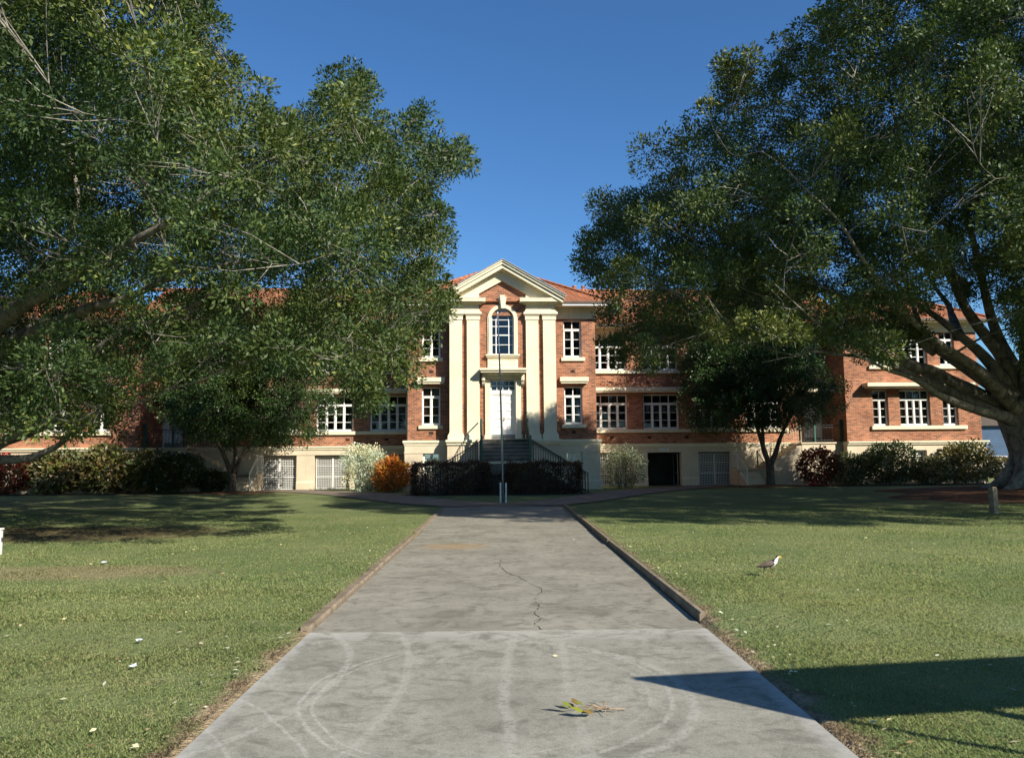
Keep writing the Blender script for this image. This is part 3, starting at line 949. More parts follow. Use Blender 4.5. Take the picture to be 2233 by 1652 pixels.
for s in (-1, 1):
    for yy in (-3.93, -3.02):
        railing('handrail', (s * 1.20, yy, 1.58), (s * 3.70, yy, .07), .92, posts=(0, .5, 1))
    railing('handrail', (s * 1.12, -3.2, 1.56), (s * 1.12, -1.72, 2.62), .92, .16, posts=(1,))
    m = MB()
    m.box(s * 1.08, s * 1.19, -3.30, -3.19, 1.55, 2.72); m.box(s * 1.07, s * 1.20, -3.31, -3.18, 2.72, 2.76)
    m.build('newel_post', M['green'], BLD); m = MB()
    m.box(s * 1.06, s * 1.17, -1.66, -1.55, 2.60, 3.62); m.tube([(s * 1.115, -1.6, 3.60), (s * 1.115, -.95, 3.60)], .035, 8)
    m.build('newel_post', M['green'], BLD)

# --- wings
WX = [6.1, 9.0, 11.9, 14.8]
for s in (-1, 1):
    fl = lambda a, c: tuple(sorted((s * a, s * c)))
    ops = []
    for x in WX:
        ops.append((*fl(x - 1.0, x + 1.0), 3.22, 5.16)); ops.append((*fl(x - 1.0, x + 1.0), 6.50, 8.32))
    ops.append((*fl(17.1, 18.2), 2.42, 5.0)); ops.append((*fl(17.1, 18.2), 6.50, 8.32))
    wall('wall', *fl(4.6, 18.8), 2.42, 8.34, YW, .32, [(o[0], o[1], o[2], o[3]) for o in ops], M['brick'])
    m = MB(); m.box(s * 4.83, s * 18.9, YW - .03, YW + .35, 8.343, 8.95); m.build('frieze', M['cream'], BLD)
    bops = [(*fl(5.3, 7.25), -.3, 1.93), (*fl(8.15, 10.05), -.3, 1.93), (*fl(11.0, 12.9), -.3, 1.93)]
    wall('plinth_wall', *fl(4.6, 18.8), -.3, 2.24, YW - .08, .45, bops, M['beige'])
    m = MB()
    m.box(s * 4.95, s * 18.6, YW - .20, YW, 2.34, 2.42); m.box(s * 4.95, s * 18.6, YW - .15, YW, 2.24, 2.34); m.build('plinth_moulding', M['cream'], BLD)
    m = MB(); m.box(s * 4.95, s * 18.6, YW - .105, YW - .08, 1.95, 2.20)
    for a, c in ((4.95, 5.30), (7.25, 8.15), (10.05, 11.0), (12.9, 16.3)):
        m.box(s * a, s * c, YW - .14, YW - .08, -.3, .46); m.prism_x([(YW - .14, .46), (YW - .08, .56), (YW - .08, .46)], s * a, s * c)
    m.build('plinth_band', M['beige'], BLD)
    for x in WX:
        ps = None
        if s > 0 and x == 6.1: ps = None
        put_window(K_wlow, s * x, YW + .14, 3.22, blind={(1, 6.1): .25, (1, 11.9): .5, (-1, 6.1): .3, (-1, 11.9): .6}.get((s, x), 0), poster=[(-.72, 1.0, .18, .26), (.2, .95, .2, .28), (.66, .98, .2, .28)] if (s > 0 and x == 9.0) else ([(-.2, 1.02, .14, .25), (.45, .9, .22, .3)] if s < 0 else None))
        put_window(K_wup, s * x, YW + .14, 6.50, blind={(1, 9.0): .35, (-1, 9.0): .5, (1, 14.8): .6}.get((s, x), 0), poster=[(-.7, .22, .16, .24), (-.45, .22, .18, .3), (.7, .2, .16, .22)] if (s > 0 and x < 10) else None)
    put_window(K_n2, s * 17.65, YW + .14, 6.5)
    m = MB(); m.box(s * 4.83, s * 16.2, YW - .13, YW + .14, 3.04, 3.22); m.build('sill', M['cream'], BLD)
    m = MB(); m.box(s * 4.83, s * 16.2, YW - .13, YW + .14, 6.33, 6.50); m.build('sill', M['cream'], BLD)
    m = MB(); m.box(s * 4.83, s * 16.2, YW - .42, YW, 5.34, 5.53); m.box(s * 4.83, s * 16.1, YW - .36, YW, 5.26, 5.34); m.box(s * 16.7, s * 18.55, YW - .9, YW, 5.20, 5.36)
    m.box(s * 4.83, s * 5.25, YW - .2, YW, 5.60, 5.70); m.build('hood', M['cream'], BLD)
    for x in (6.2, 8.3, 10.4, 13.3):
        for z in (2.70, 5.78):
            m = MB(); m.box(s * x - .11, s * x + .11, YW - .005, YW + .02, z, z + .13); m.build('vent', M['vent'], BLD)
    # side door with its own frame
    d2 = empty('side_door', (s * 17.65, YW + .16, 2.42)); d2.parent = BLD
    m = MB(); m.box(-.55, -.47, -.02, .1, 0, 2.58); m.box(.47, .55, -.02, .1, 0, 2.58); m.box(-.47, .47, -.02, .1, 2.5, 2.58); m.box(-.47, .47, -.02, .1, 2.05, 2.13); m.build('door_frame', M['white'], d2)
    m = MB(); m.box(-.46, .46, .03, .07, .02, 2.04)
    for x0, x1, z0, z1 in ((-.46, -.36, .02, 2.04), (.36, .46, .02, 2.04), (-.36, .36, 1.94, 2.04), (-.36, .36, 1.0, 1.1), (-.36, .36, .26, .36)): m.box(x0, x1, .008, .03, z0, z1)
    lf = m.build('door_leaf', M['white'], d2)
    m = MB(); m.box(-.46, .46, .0, .03, .02, .26); m.build('kick_plate', M['grey'], lf)
    m = MB(); m.box(-.46, .46, .04, .046, 2.14, 2.5); m.build('pane', M['glass'], d2)
    # landing, flight and lower platform
    m = MB()
    m.box(s * 16.3, s * 18.58, 2.0, YW - .205, -.3, 2.32); m.box(s * 16.24, s * 18.58, 1.94, YW - .205, 2.32, 2.40)
    q, xx, zz = prof_steps(m, 0, 0, s * 16.298, 2.40, 8, .175, .31, sgn=-s)
    m.prism(q, 2.02, 3.25)
    xp = abs(xx)
    m.box(s * (xp - .002), s * 12.7, 2.02, 3.25, -.3, 1.0)
    q, yy, zz = prof_steps(m, 0, 0, 2.018, 1.0, 5, .18, .30, sgn=-1)
    m.prism_x(q, s * (xp - .02), s * (xp - 1.05) if xp > 13.8 else s * 12.75)
    m.build('side_steps', M['beige'], BLD)
    railing('handrail', (s * 16.3, 2.08, 2.40), (s * xp, 2.08, 1.02), .92, .15, M['cream'], posts=(0, 1))
    railing('handrail', (s * 18.5, 2.05, 2.40), (s * 16.35, 2.05, 2.40), .92, .15, M['iron'], posts=(0, 1))
    railing('handrail', (s * 12.75, 2.06, 1.0), (s * 12.75, 3.2, 1.0), .92, .15, M['white'], posts=(0, 1))
    railing('handrail', (s * 12.72, .55, .12), (s * 12.72, 2.05, 1.02), .92, .22, M['white'], posts=(0, 1))
    railing('handrail', (s * (xp + .02), .55, .12), (s * (xp + .02), 2.05, 1.02), .92, .18, M['green'], posts=(0, 1))
    m = MB(); m.box(s * 18.42, s * 18.54, 1.94, 2.06, 2.40, 3.62); m.build('newel_post', M['green'], BLD); m = MB(); m.box(s * 17.0, s * 17.08, 1.96, 2.04, 2.40, 3.5); m.build('newel_post', M['green'], BLD)

    # mesh gates in the undercroft openings
    gates = {1: [(5.35, 7.2), (11.05, 12.85)], -1: [(5.35, 7.2), (8.2, 10.0), (11.05, 12.85)]}[s]
    for a, c in gates:
        g = empty('mesh_gate', (s * (a + c) / 2, YW + .12, 0)); g.parent = BLD
        hw = (c - a) / 2
        for t in (-1, 1):
            m = MB(); x0, x1 = t * .03, t * hw * .96
            xa, xb = min(x0, x1), max(x0, x1)
            for x in (xa, xb): m.tube([(x, 0, .14), (x, 0, 1.84)], .024, 6)
            for z in (.14, .78, 1.36, 1.84): m.tube([(xa, 0, z), (xb, 0, z)], .02, 6)
            n = 9
            for k in range(1, n): m.box(xa + (xb - xa) * k / n - .009, xa + (xb - xa) * k / n + .009, .012, .022, .14, 1.84)
            for k in range(1, 18): m.box(xa, xb, .022, .032, .14 + 1.70 * k / 18 - .009, .14 + 1.70 * k / 18 + .009)
            m.build('gate_leaf', M['white'], g)
    if s > 0:
        m = MB(); m.tube([(9.92, YW + .3, .12), (9.92, YW + .3, 1.86)], .022, 6); m.tube([(9.92, YW + 1.2, .12), (9.92, YW + 1.2, 1.86)], .022, 6)
        for z in (.14, .8, 1.84): m.tube([(9.92, YW + .3, z), (9.92, YW + 1.2, z)], .018, 6)
        m.build('mesh_gate', M['zinc'], BLD)
    # undercroft and rooms behind the openings
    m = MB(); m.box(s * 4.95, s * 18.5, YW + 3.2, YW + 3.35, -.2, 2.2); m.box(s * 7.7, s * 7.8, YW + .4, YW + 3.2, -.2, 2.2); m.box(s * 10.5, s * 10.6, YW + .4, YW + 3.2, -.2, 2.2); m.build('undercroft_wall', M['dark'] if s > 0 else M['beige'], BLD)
    m = MB(); m.box(s * 4.5, s * 26.0, YW + 5.5, YW + 5.65, 2.3, 8.9)
    for x in (7.55, 13.35, 16.4): m.box(s * x - .06, s * x + .06, YW + .34, YW + 5.5, 2.45, 8.8)
    m.build('partition', M['room'], BLD)
    m = MB()
    for z in (2.25, 5.62): m.box(s * 4.5, s * 18.9, YW + .36, YW + 5.5, z, z + .16)
    m.build('floor_slab', M['floor'], BLD)
    m = MB(); m.box(s * 4.5, s * 18.9, YW + .36, YW + 5.5, 8.75, 8.85); m.build('ceiling', M['room'], BLD)

    # --- end blocks
    eops = []
    for (a, c) in ((20.1, 20.96), (21.6, 23.3), (24.0, 24.86)):
        for z0, z1 in ((3.24, 5.18), (6.5, 8.32)): eops.append((*fl(a, c), z0, z1))
    wall('wall', *fl(18.6, 26.1), 2.42, 8.34, YE, .32, eops, M['brick'])
    for x in (18.6, 26.1):
        m = MB(); xa = x if x < 20 else x - .32
        m.box(s * xa, s * (xa + .32), YE + .322, 13.5, 2.42, 8.34); m.build('wall', M['brick'], BLD)
    m = MB(); m.box(s * 18.57, s * 26.13, YE - .03, 13.5, 8.343, 8.95); m.build('frieze', M['cream'], BLD)
    wall('plinth_wall', *fl(18.52, 26.22), -.3, 2.24, YE - .10, .44, [(*fl(a, a + .9), .98, 1.93) for a in (20.1, 22.0, 23.5)], M['beige'])
    m = MB(); m.box(s * 26.22, s * 25.8, YE + .345, 13.5, -.3, 2.24); m.build('plinth_wall', M['beige'], BLD)
    m = MB(); m.box(s * 18.55, s * 26.36, YE - .24, 13.5, 2.34, 2.42); m.box(s * 18.52, s * 26.30, YE - .18, 13.5, 2.242, 2.34); m.build('plinth_moulding', M['cream'], BLD)
    for z0, lowr in ((3.24, 1), (6.5, 0)):
        put_window(K_n2, s * 20.53, YE + .15, z0, blind=.9 if lowr else 0); put_window(K_n4, s * 22.45, YE + .15, z0, blind=.9 if lowr else 0); put_window(K_n2, s * 24.43, YE + .15, z0, blind=.9 if lowr else 0)
    m = MB(); m.box(s * 19.95, s * 25.25, YE - .13, YE + .13, 3.05, 3.24); m.build('sill', M['cream'], BLD)
    m = MB(); m.box(s * 19.95, s * 25.25, YE - .13, YE + .13, 6.33, 6.50); m.build('sill', M['cream'], BLD)
    m = MB(); m.box(s * 19.55, s * 25.5, YE - .62, YE, 5.34, 5.53); m.box(s * 19.65, s * 25.4, YE - .52, YE, 5.26, 5.34); m.build('hood', M['cream'], BLD)
    for a in (20.1, 22.0, 23.5): put_window(K_base, s * (a + .45), YE + .1, .9)
    m = MB()
    m.box(s * 18.9, s * 25.8, YE + 3.2, YE + 3.3, 2.3, 8.9); m.build('partition', M['room'], BLD)
    m = MB()
    for z in (2.25, 5.62): m.box(s * 18.95, s * 25.7, YE + .36, YE + 3.1, z, z + .16)
    m.build('floor_slab', M['floor'], BLD)
    # downpipe at the inner corner
    m = MB(); m.tube([(s * 5.05, YW - .30, 2.45), (s * 5.05, YW - .30, 8.8)], .045, 8); m.build('downpipe', M['cream'], BLD)

# rooms of the central block
m = MB(); m.box(-4.4, 4.4, 4.5, 4.6, 2.3, 9.3); m.box(-2.4, -2.3, .4, 4.5, 2.6, 9.3); m.box(2.3, 2.4, .4, 4.5, 2.6, 9.3); m.build('partition', M['room'], BLD)
m = MB()
for z in (2.2, 5.75): m.box(-4.4, 4.4, .36, 4.5, z, z + .16)
m.build('floor_slab', M['floor'], BLD)
m = MB(); m.box(-4.4, 4.4, .36, 4.5, 9.2, 9.3); m.build('ceiling', M['room'], BLD)


# --- roofs: courses of tiles laid one over the next
def tiles(m, a, b_, c, d, course=0.33, lip=0.035):
    """slope with eave a->b_, top edge d->c (d above a, c above b_)"""
    a, b_, c, d = map(Vector, (a, b_, c, d))
    L = max(((d + c) / 2 - (a + b_) / 2).length, .1)
    nrm = (b_ - a).cross(d - a)
    if nrm.length < 1e-6: nrm = (b_ - a).cross(c - a)
    nrm.normalize()
    if nrm.z < 0: nrm = -nrm
    n = max(2, int(L / course))
    for k in range(n):
        t0, t1 = k / n, (k + 1) / n
        p0, p1 = a.lerp(d, t0), b_.lerp(c, t0); q0, q1 = a.lerp(d, t1), b_.lerp(c, t1)
        m.add([p0, p1, p1 + nrm * lip, p0 + nrm * lip, q1, q0], [(0, 1, 2, 3), (3, 2, 4, 5)])


def ridge_caps(m, a, c, r=.10):
    a, c = Vector(a), Vector(c); n = max(2, int((c - a).length / .42))
    for k in range(n):
        p, q = a.lerp(c, k / n), a.lerp(c, (k + 1.06) / n)
        m.tube([p + Vector((0, 0, .03)), q + Vector((0, 0, .03))], [r * 1.12, r * .92], 8)


P_ = 0.56
m = MB(); E0, ye, zb = 5.55, -.75, 9.55
tp = (0, ye + E0, zb + E0 * P_)
tiles(m, (-E0, ye, zb), (E0, ye, zb), tp, tp)
tp2 = (0, 12, zb + E0 * P_)
tiles(m, (E0, ye, zb), (E0, 13, zb), (0, 13, tp[2]), tp)
tiles(m, (-E0, ye, zb), (-E0, 13, zb), (0, 13, tp[2]), tp)
# gable roof behind the pediment
zt = 11.60
tiles(m, (3.10, YP - .54, zt - SL * 3.10), (3.10, 2.5, zt - SL * 3.10), (0, 2.5, zt), (0, YP - .54, zt))
tiles(m, (-3.10, YP - .54, zt - SL * 3.10), (-3.10, 2.5, zt - SL * 3.10), (0, 2.5, zt), (0, YP - .54, zt))
rf = m.build('roof', M['tile'], BLD)
m = MB()
for s in (-1, 1): ridge_caps(m, (s * E0, ye, zb + .02), tp, .09)
ridge_caps(m, tp, (0, 13, tp[2]))
m.build('ridge_tile', M['tile'], rf)
m = MB()
for s in (-1, 1):
    m.box(s * 2.72, s * 5.50, ye + .05, 9.5, 9.40, 9.44); m.build('x', M['cream'], BLD) if False else None
m.build('soffit', M['cream'], BLD)
m = MB()
for s in (-1, 1):
    m.box(s * 3.04, s * 5.60, ye - .06, ye + .05, 9.46, 9.585); m.box(s * 5.50, s * 5.61, ye + .05, 9.5, 9.46, 9.585)
m.build('gutter', M['fascia'], BLD)
for s in (-1, 1):
    m = MB(); m.box(s * 3.04, s * 5.58, ye - .02, ye + .05, 9.36, 9.455); m.build('fascia', M['white'], BLD)

Pw = 0.553
for s in (-1, 1):
    m = MB(); y0, z0, y1 = 2.75, 8.98, 8.2
    z1 = z0 + (y1 - y0) * Pw
    A = lambda x, y, z: (s * x, y, z)
    tiles(m, A(4.7, y0, z0), A(20, y0, z0), A(20, y1, z1), A(4.7, y1, z1))
    tiles(m, A(4.7, 13.65, z0), A(20, 13.65, z0), A(20, y1, z1), A(4.7, y1, z1))
    # hipped roof of the end block
    xa, xb, yf, yb = 18.0, 26.75, .85, 14.2
    xm, rh = (xa + xb) / 2, (xb - xa) / 2
    zr = z0 + rh * Pw
    tiles(m, A(xa, yf, z0), A(xb, yf, z0), A(xm, yf + rh, zr), A(xm, yf + rh, zr))
    tiles(m, A(xa, yb, z0), A(xb, yb, z0), A(xm, yb - rh, zr), A(xm, yb - rh, zr))
    tiles(m, A(xb, yf, z0), A(xb, yb, z0), A(xm, yb - rh, zr), A(xm, yf + rh, zr))
    tiles(m, A(xa, yf, z0), A(xa, yb, z0), A(xm, yb - rh, zr), A(xm, yf + rh, zr))
    rf = m.build('roof', M['tile'], BLD)
    m = MB(); ridge_caps(m, A(4.7, y1, z1), A(21, y1, z1)); m.build('ridge_tile', M['tile'], rf); m = MB(); ridge_caps(m, A(xa, yf, z0), A(xm, yf + rh, zr)); ridge_caps(m, A(xb, yf, z0), A(xm, yf + rh, zr)); ridge_caps(m, A(xm, yf + rh, zr), A(xm, yb - rh, zr))
    m.build('ridge_tile', M['tile'], rf)
    m = MB(); m.box(s * 5.0, s * 18.0, y0 + .05, YW + .1, 8.86, 8.90); m.box(s * 18.05, s * 26.7, yf + .05, YE + .1, 8.86, 8.90); m.box(s * 26.13, s * 26.7, YE + .1, 13.6, 8.86, 8.90); m.build('soffit', M['cream'], BLD)
    m = MB(); m.box(s * 4.83, s * 18.1, y0 - .08, y0 + .05, 8.88, 9.0); m.box(s * 17.95, s * 26.8, yf - .08, yf + .05, 8.88, 9.0); m.box(s * 26.7, s * 26.8, yf + .05, 14.2, 8.88, 9.0); m.build('gutter', M['fascia'], BLD)
for x in (4.75, 5.3):
    m = MB(); m.tube([(x, 7.2, 11.0), (x, 7.2, 12.02)], .10, 10); m.tube([(x, 7.2, 12.02), (x, 7.2, 12.10)], .135, 10); m.build('vent_pipe', M['tile'], BLD)

# entry sign over the undercroft door
sg = MB(); sg.box(-.25, .25, -.025, 0, 0, .15)
sgo = sg.build('entry_sign', M['white'])
sgo.matrix_world = BLD.matrix_basis @ Matrix.Translation((9.08, YW - .11, 1.99))
tag(sgo, 'small white sign reading ENTRY above the open undercroft doorway', 'sign')
tx = bpy.data.curves.new('lettering', 'FONT'); tx.body = 'ENTRY'; tx.size = .125; tx.align_x = 'CENTER'; tx.extrude = .002
to = bpy.data.objects.new('lettering', tx); COL.objects.link(to)
tx.materials.append(M['ink'])
bpy.context.view_layer.update()
tm = bpy.data.meshes.new_from_object(to.evaluated_get(bpy.context.evaluated_depsgraph_get()))
bpy.data.objects.remove(to); bpy.data.curves.remove(tx)
to = bpy.data.objects.new('lettering', tm); COL.objects.link(to)
to.parent = sgo; to.location = (0, -.028, .03); to.rotation_euler = (math.radians(90), 0, 0)

# ------------------------------------------------------------------ trees
def unit(v):
    return v / np.maximum(np.linalg.norm(v, axis=-1, keepdims=True), 1e-9)


def leaves(C, D, L, W, up=0.5, droop=0.0, spread=1.0):
    """leaf blades: C centres (N,3), D growth directions, L lengths, W widths -> (N,4,3), folded a little"""
    n = len(C)
    ax = unit(D + rng.normal(0, 0.55 * spread, (n, 3)) + np.array([0, 0, -droop]))
    nr = rng.normal(0, 0.7, (n, 3)) + np.array([0, 0, up]) + 0.35 * D
    sd = unit(np.cross(ax, nr))
    nn = np.cross(sd, ax)
    L = np.asarray(L)[:, None]; W = np.asarray(W)[:, None]
    p0 = C; p2 = C + ax * L
    mid = C + ax * L * 0.52 + nn * L * 0.06
    return np.stack([p0, mid + sd * W * .5, p2, mid - sd * W * .5], 1)


CAMR = np.array(cam.matrix_world.to_3x3())


def seen_at(P):
    v = (P - np.array([0, 0, 1.8])) @ CAMR
    d = np.maximum(-v[:, 2], .01)
    return np.stack([1116 + FOC * v[:, 0] / d, 826 - FOC * v[:, 1] / d], -1)


def at(x, y, D):
    """the point of the place that lies D metres ahead on the line measured at (x, y) in the photograph"""
    r = CAMR @ np.array([(x - 1116) / FOC, -(y - 826) / FOC, -1.0])
    return np.array([0, 0, 1.8]) + r * (D / r[1])


def inside(P, poly):
    x, y = P[:, 0], P[:, 1]; r = np.zeros(len(P), bool)
    for (x0, y0), (x1, y1) in zip(poly, poly[1:] + poly[:1]):
        k = ((y0 > y) != (y1 > y)) & (x < (x1 - x0) * (y - y0) / ((y1 - y0) + 1e-12) + x0)
        r ^= k
    return r


def edge_dist(P, poly):
    best = np.full(len(P), 1e9)
    for a, c in zip(poly, poly[1:] + poly[:1]):
        a = np.array(a, float); c = np.array(c, float); ab = c - a
        t = np.clip(((P - a) @ ab) / (ab @ ab + 1e-9), 0, 1)
        best = np.minimum(best, np.linalg.norm(P - (a + t[:, None] * ab), axis=1))
    return best


def smooth_path(pts, rad, n=8):
    """Catmull-Rom through limb points"""
    P = np.array(pts, float); R = np.array(rad, float)
    Q = np.vstack([2 * P[0] - P[1], P, 2 * P[-1] - P[-2]])
    out, ro = [], []
    for i in range(len(P) - 1):
        for k in range(n):
            t = k / n
            a, b_, c, d = Q[i], Q[i + 1], Q[i + 2], Q[i + 3]
            out.append(.5 * ((2 * b_) + (-a + c) * t + (2 * a - 5 * b_ + 4 * c - d) * t * t + (-a + 3 * b_ - 3 * c + d) * t ** 3))
            ro.append(R[i] + (R[i + 1] - R[i]) * t)
    out.append(P[-1]); ro.append(R[-1])
    return np.array(out), np.array(ro)


def big_tree(name, label, trunk_pts, trunk_rad, limbs, box, depth, reach, shade, poly, thin, nblob, leaf, bark, group, leaf_len=(.075, .125), per=215, tufts=8, must=None, must_n=0, limb_k=.78):
    root = empty(name, (trunk_pts[0][0], trunk_pts[0][1], float(gz(trunk_pts[0][0], trunk_pts[0][1]))))
    tag(root, label, 'tree', group)
    off = np.array(root.location)
    # crown volume: clumps whose outline follows the photographed crown and whose shadow falls where the photograph's does
    tx0, ty0 = trunk_pts[0][:2]

    def allowed(P, rr):
        S = seen_at(P)
        ok = (P[:, 2] > 2.6) & (np.hypot(P[:, 0] - tx0, (P[:, 1] - ty0) * 1.15) < reach) & shade(P, rr)
        ok &= inside(S, poly)
        for tp_, keep in thin:
            near_ = inside(S, tp_) | (edge_dist(S, tp_) < FOC * rr / np.maximum(P[:, 1], 4) * .95)
            ok &= ~(near_ & (rng.random(len(P)) > keep))
        return ok, S
    cands = []
    lo_, hi_ = np.array(box[0]), np.array(box[1])
    for _ in range(26):
        n = 9000
        P = lo_ + (hi_ - lo_) * rng.random((n, 3))
        rr = .75 + .65 * rng.random(n)
        ok, S = allowed(P, rr)
        ok &= edge_dist(S, poly) > FOC * rr / np.maximum(P[:, 1], 4) * .85
        cands.append(np.hstack([P[ok], rr[ok, None]]))
    cand = np.vstack(cands)
    Sx = seen_at(cand[:, :3])
    far = (Sx[:, 0] < -260) | (Sx[:, 0] > 2900) | (Sx[:, 1] < -260)
    cand = cand[~far | (rng.random(len(cand)) < .10)]
    if must is not None:
        P = must(4000); rr = .9 + .6 * rng.random(len(P))
        ok, S = allowed(P, rr)
        cand = np.vstack([np.hstack([P[ok], rr[ok, None]])[:must_n], cand])
    chosen = np.empty((0, 4))
    for c in cand:
        if len(chosen) >= nblob: break
        if len(chosen) and np.min(np.linalg.norm(chosen[:, :3] - c[:3], axis=1)) < 1.42: continue
        chosen = np.vstack([chosen, c])
    # sprays that carry the outline
    pl = np.array(poly, float)
    for a, c in zip(pl, np.roll(pl, -1, axis=0)):
        if max(a[0], c[0]) < -60 or min(a[0], c[0]) > 2300 or max(a[1], c[1]) < -60: continue
        L = np.linalg.norm(c - a); nn = np.array([-(c - a)[1], (c - a)[0]]) / L
        if not inside(((a + c) / 2 + nn * 4)[None], poly)[0]: nn = -nn
        for t in np.arange(.5 * min(1, 30 / L), 1, 30 / L):
            for _ in range(14):
                d = rng.uniform(*depth)
                rr = rng.uniform(.32, .55)
                q = a + (c - a) * t + nn * FOC * rr / d * rng.uniform(.55, 1.1)
                P = at(q[0], q[1], d)[None]
                if allowed(P, np.array([rr]))[0][0]:
                    chosen = np.vstack([chosen, np.hstack([P[0], rr])]); break
    for lp, lr in limbs:
        for q, rr in ((lp[-1], .75), ((np.array(lp[-1]) * .6 + np.array(lp[-2]) * .4), .65), ((np.array(lp[-1]) * .25 + np.array(lp[-2]) * .75), .6)):
            P = np.array(q, float)[None] + rng.normal(0, .2, (1, 3))
            if allowed(P, np.array([rr]))[0][0]: chosen = np.vstack([chosen, np.hstack([P[0], rr])])
    blobs = chosen
    print(name, 'clumps', len(blobs))
    # small clumps that break the outline
    m = MB()
    tp_, tr_ = smooth_path(trunk_pts, trunk_rad, 6)
    m.tube([p - off for p in tp_], tr_, 14)
    nodes, nrad = [tp_[len(tp_) // 2:]], [tr_[len(tp_) // 2:]]
    for lp, lr in limbs:
        P, R = smooth_path(lp, lr, 7); R = R * np.linspace(limb_k, limb_k * .5, len(R))
        wob = np.cumsum(rng.normal(0, .055, P.shape), axis=0); wob -= np.linspace(0, 1, len(P))[:, None] * wob[-1]
        for _ in range(3): wob[1:-1] = (wob[:-2] + 2 * wob[1:-1] + wob[2:]) / 4
        P = P + wob * np.minimum(1, np.arange(len(P))[:, None] / 4)
        near_c = np.array([np.min(np.linalg.norm(blobs[:, :3] - q, axis=1)) for q in P]) < 1.25
        cut = max(8, int(np.nonzero(near_c)[0].max()) + 1 if near_c.any() else 8)
        P, R = P[:cut], R[:cut] * np.linspace(1, .12, len(R[:cut])) ** .8 + .006
        m.tube([p - off for p in P], R, 9)
        nodes.append(P); nrad.append(R)
    nodes = np.vstack(nodes); nrad = np.concatenate(nrad)
    LC, LD = [], []
    dl = np.array([np.min(np.linalg.norm(nodes - c[:3], axis=1)) for c in blobs])
    for c in blobs[np.argsort(dl)]:
        p, r = c[:3], c[3]
        # a branch from the nearest limb or branch
        d = np.linalg.norm(nodes - p, axis=1) + 1.0 * np.maximum(0, nodes[:, 2] - p[2])
        j = int(np.argmin(d)); a = nodes[j]
        dist_ = np.linalg.norm(p - a)
        mid = (a + p) / 2 + rng.normal(0, .10 * dist_, 3) + np.array([0, 0, -.05 * dist_])
        r0 = min(nrad[j] * .7, .014 + .014 * dist_)
        br, rr_ = smooth_path([a, mid, p], [r0, r0 * .75, max(.010, r0 * .5)], 4)
        m.tube([q - off for q in br], rr_, 5, cap=False)
        nodes = np.vstack([nodes, br[3:]]); nrad = np.concatenate([nrad, rr_[3:]])
        nt_ = max(4, int(round(tufts * (r / 1.2) ** 2)))
        u = unit(rng.normal(0, 1, (nt_, 3)) + np.array([0, 0, .2]))
        T = p + u * r * (0.35 + 0.55 * rng.random((nt_, 1)) ** .7) * np.array([1, 1, .85])
        for k in range(nt_):
            a_ = br[-1 - int(rng.integers(0, min(6, len(br))))]
            q = a_ + (T[k] - a_) * .5 + rng.normal(0, .07, 3)
            m.tube([x - off for x in (a_, q, T[k])], [.011, .008, .004], 3, cap=False)
        for t_, uu in zip(T, u):
            s = rng.uniform(.24, .50) if r > .7 else rng.uniform(.18, .32)
            n = int(per * (s / .38) ** 2 * rng.uniform(.75, 1.15) * (1.3 if r < .7 else 1))
            g = unit(rng.normal(0, 1, (n, 3)) + np.array([0, 0, .35]) + uu * .35)
            lump = 1 + .28 * np.sin(g[:, :1] * 5 + t_[0] * 3) * np.sin(g[:, 1:2] * 5 + t_[1] * 3)
            LC.append(t_ + g * (rng.random((n, 1)) ** .33) * s * lump * np.array([1.1, 1.1, .9])); LD.append(g + .25 * uu)
    LC = np.vstack(LC) - off; LD = np.vstack(LD)
    L = rng.uniform(*leaf_len, len(LC))
    quads_obj('crown', leaves(LC, LD, L, L * rng.uniform(.36, .50, len(LC)), up=.55), leaf, root)
    m.build('trunk', bark, root, sm=True)
    return root


A = at


def shadeL(P, r):
    x, y, z = P.T
    s_ = 39.5 - y; zf = z + r * .8 - .95 * s_; xf = x - s_
    return (zf < np.where(xf > -12, .2, 1.3)) & (y + (z - r) / .95 > 17.2)


def shadeR(P, r):
    x, y, z = P.T
    s_ = 39.5 - y; zf = z + r * .8 - .95 * s_; xf = x - s_
    lim = np.where(xf < -1.5, .9, np.where(xf < .5, 1.5, np.where(xf < 5.2, 4.3 - .25 * np.abs(xf - 3.5), np.where(xf < 10.5, 2.4, np.where(xf < 17.5, 6.0, 3.1)))))
    return (zf < lim) & (y + (z - r) / .95 > 18.6) & (x - (z - r) / .95 > -5.5)


def mustR(n):
    xf = rng.uniform(-2.5, 5.0, n); zf = rng.uniform(-.5, 3.2, n); s_ = rng.uniform(8.5, 19, n)
    side = rng.random(n) < .45
    xf = np.where(side, rng.uniform(15, 26, n), xf); zf = np.where(side, rng.uniform(-1.2, 2.6, n), zf)
    return np.stack([xf + s_, 39.5 - s_, zf + .95 * s_], -1)


# --- big fig on the left, its trunk just outside the picture
polyL = [(-1500, -900), (420, -500), (460, 0), (492, 90), (515, 175), (552, 160), (560, 200), (540, 240), (640, 235), (690, 215), (735, 150), (765, 170), (800, 165), (818, 185), (812, 235), (880, 245), (925, 238), (932, 300), (975, 285), (985, 320), (1033, 322), (1012, 390), (975, 425), (975, 500), (995, 535), (965, 580), (985, 660), (975, 705), (920, 725), (900, 800), (925, 835), (860, 800), (830, 820), (820, 905), (770, 880), (720, 830), (620, 800), (560, 790), (450, 800), (400, 825), (300, 835), (270, 900), (235, 930), (150, 955), (0, 960), (-700, 980), (-1500, 900)]
thinL = [([(-50, 590), (160, 530), (420, 530), (560, 590), (560, 690), (300, 700), (-50, 700)], .09),
         ([(-50, 700), (560, 690), (420, 800), (250, 960), (-50, 960)], .26),
         ([(780, 420), (960, 440), (970, 620), (700, 620), (700, 520)], .40)]
T0 = (-19.0, 25.0)
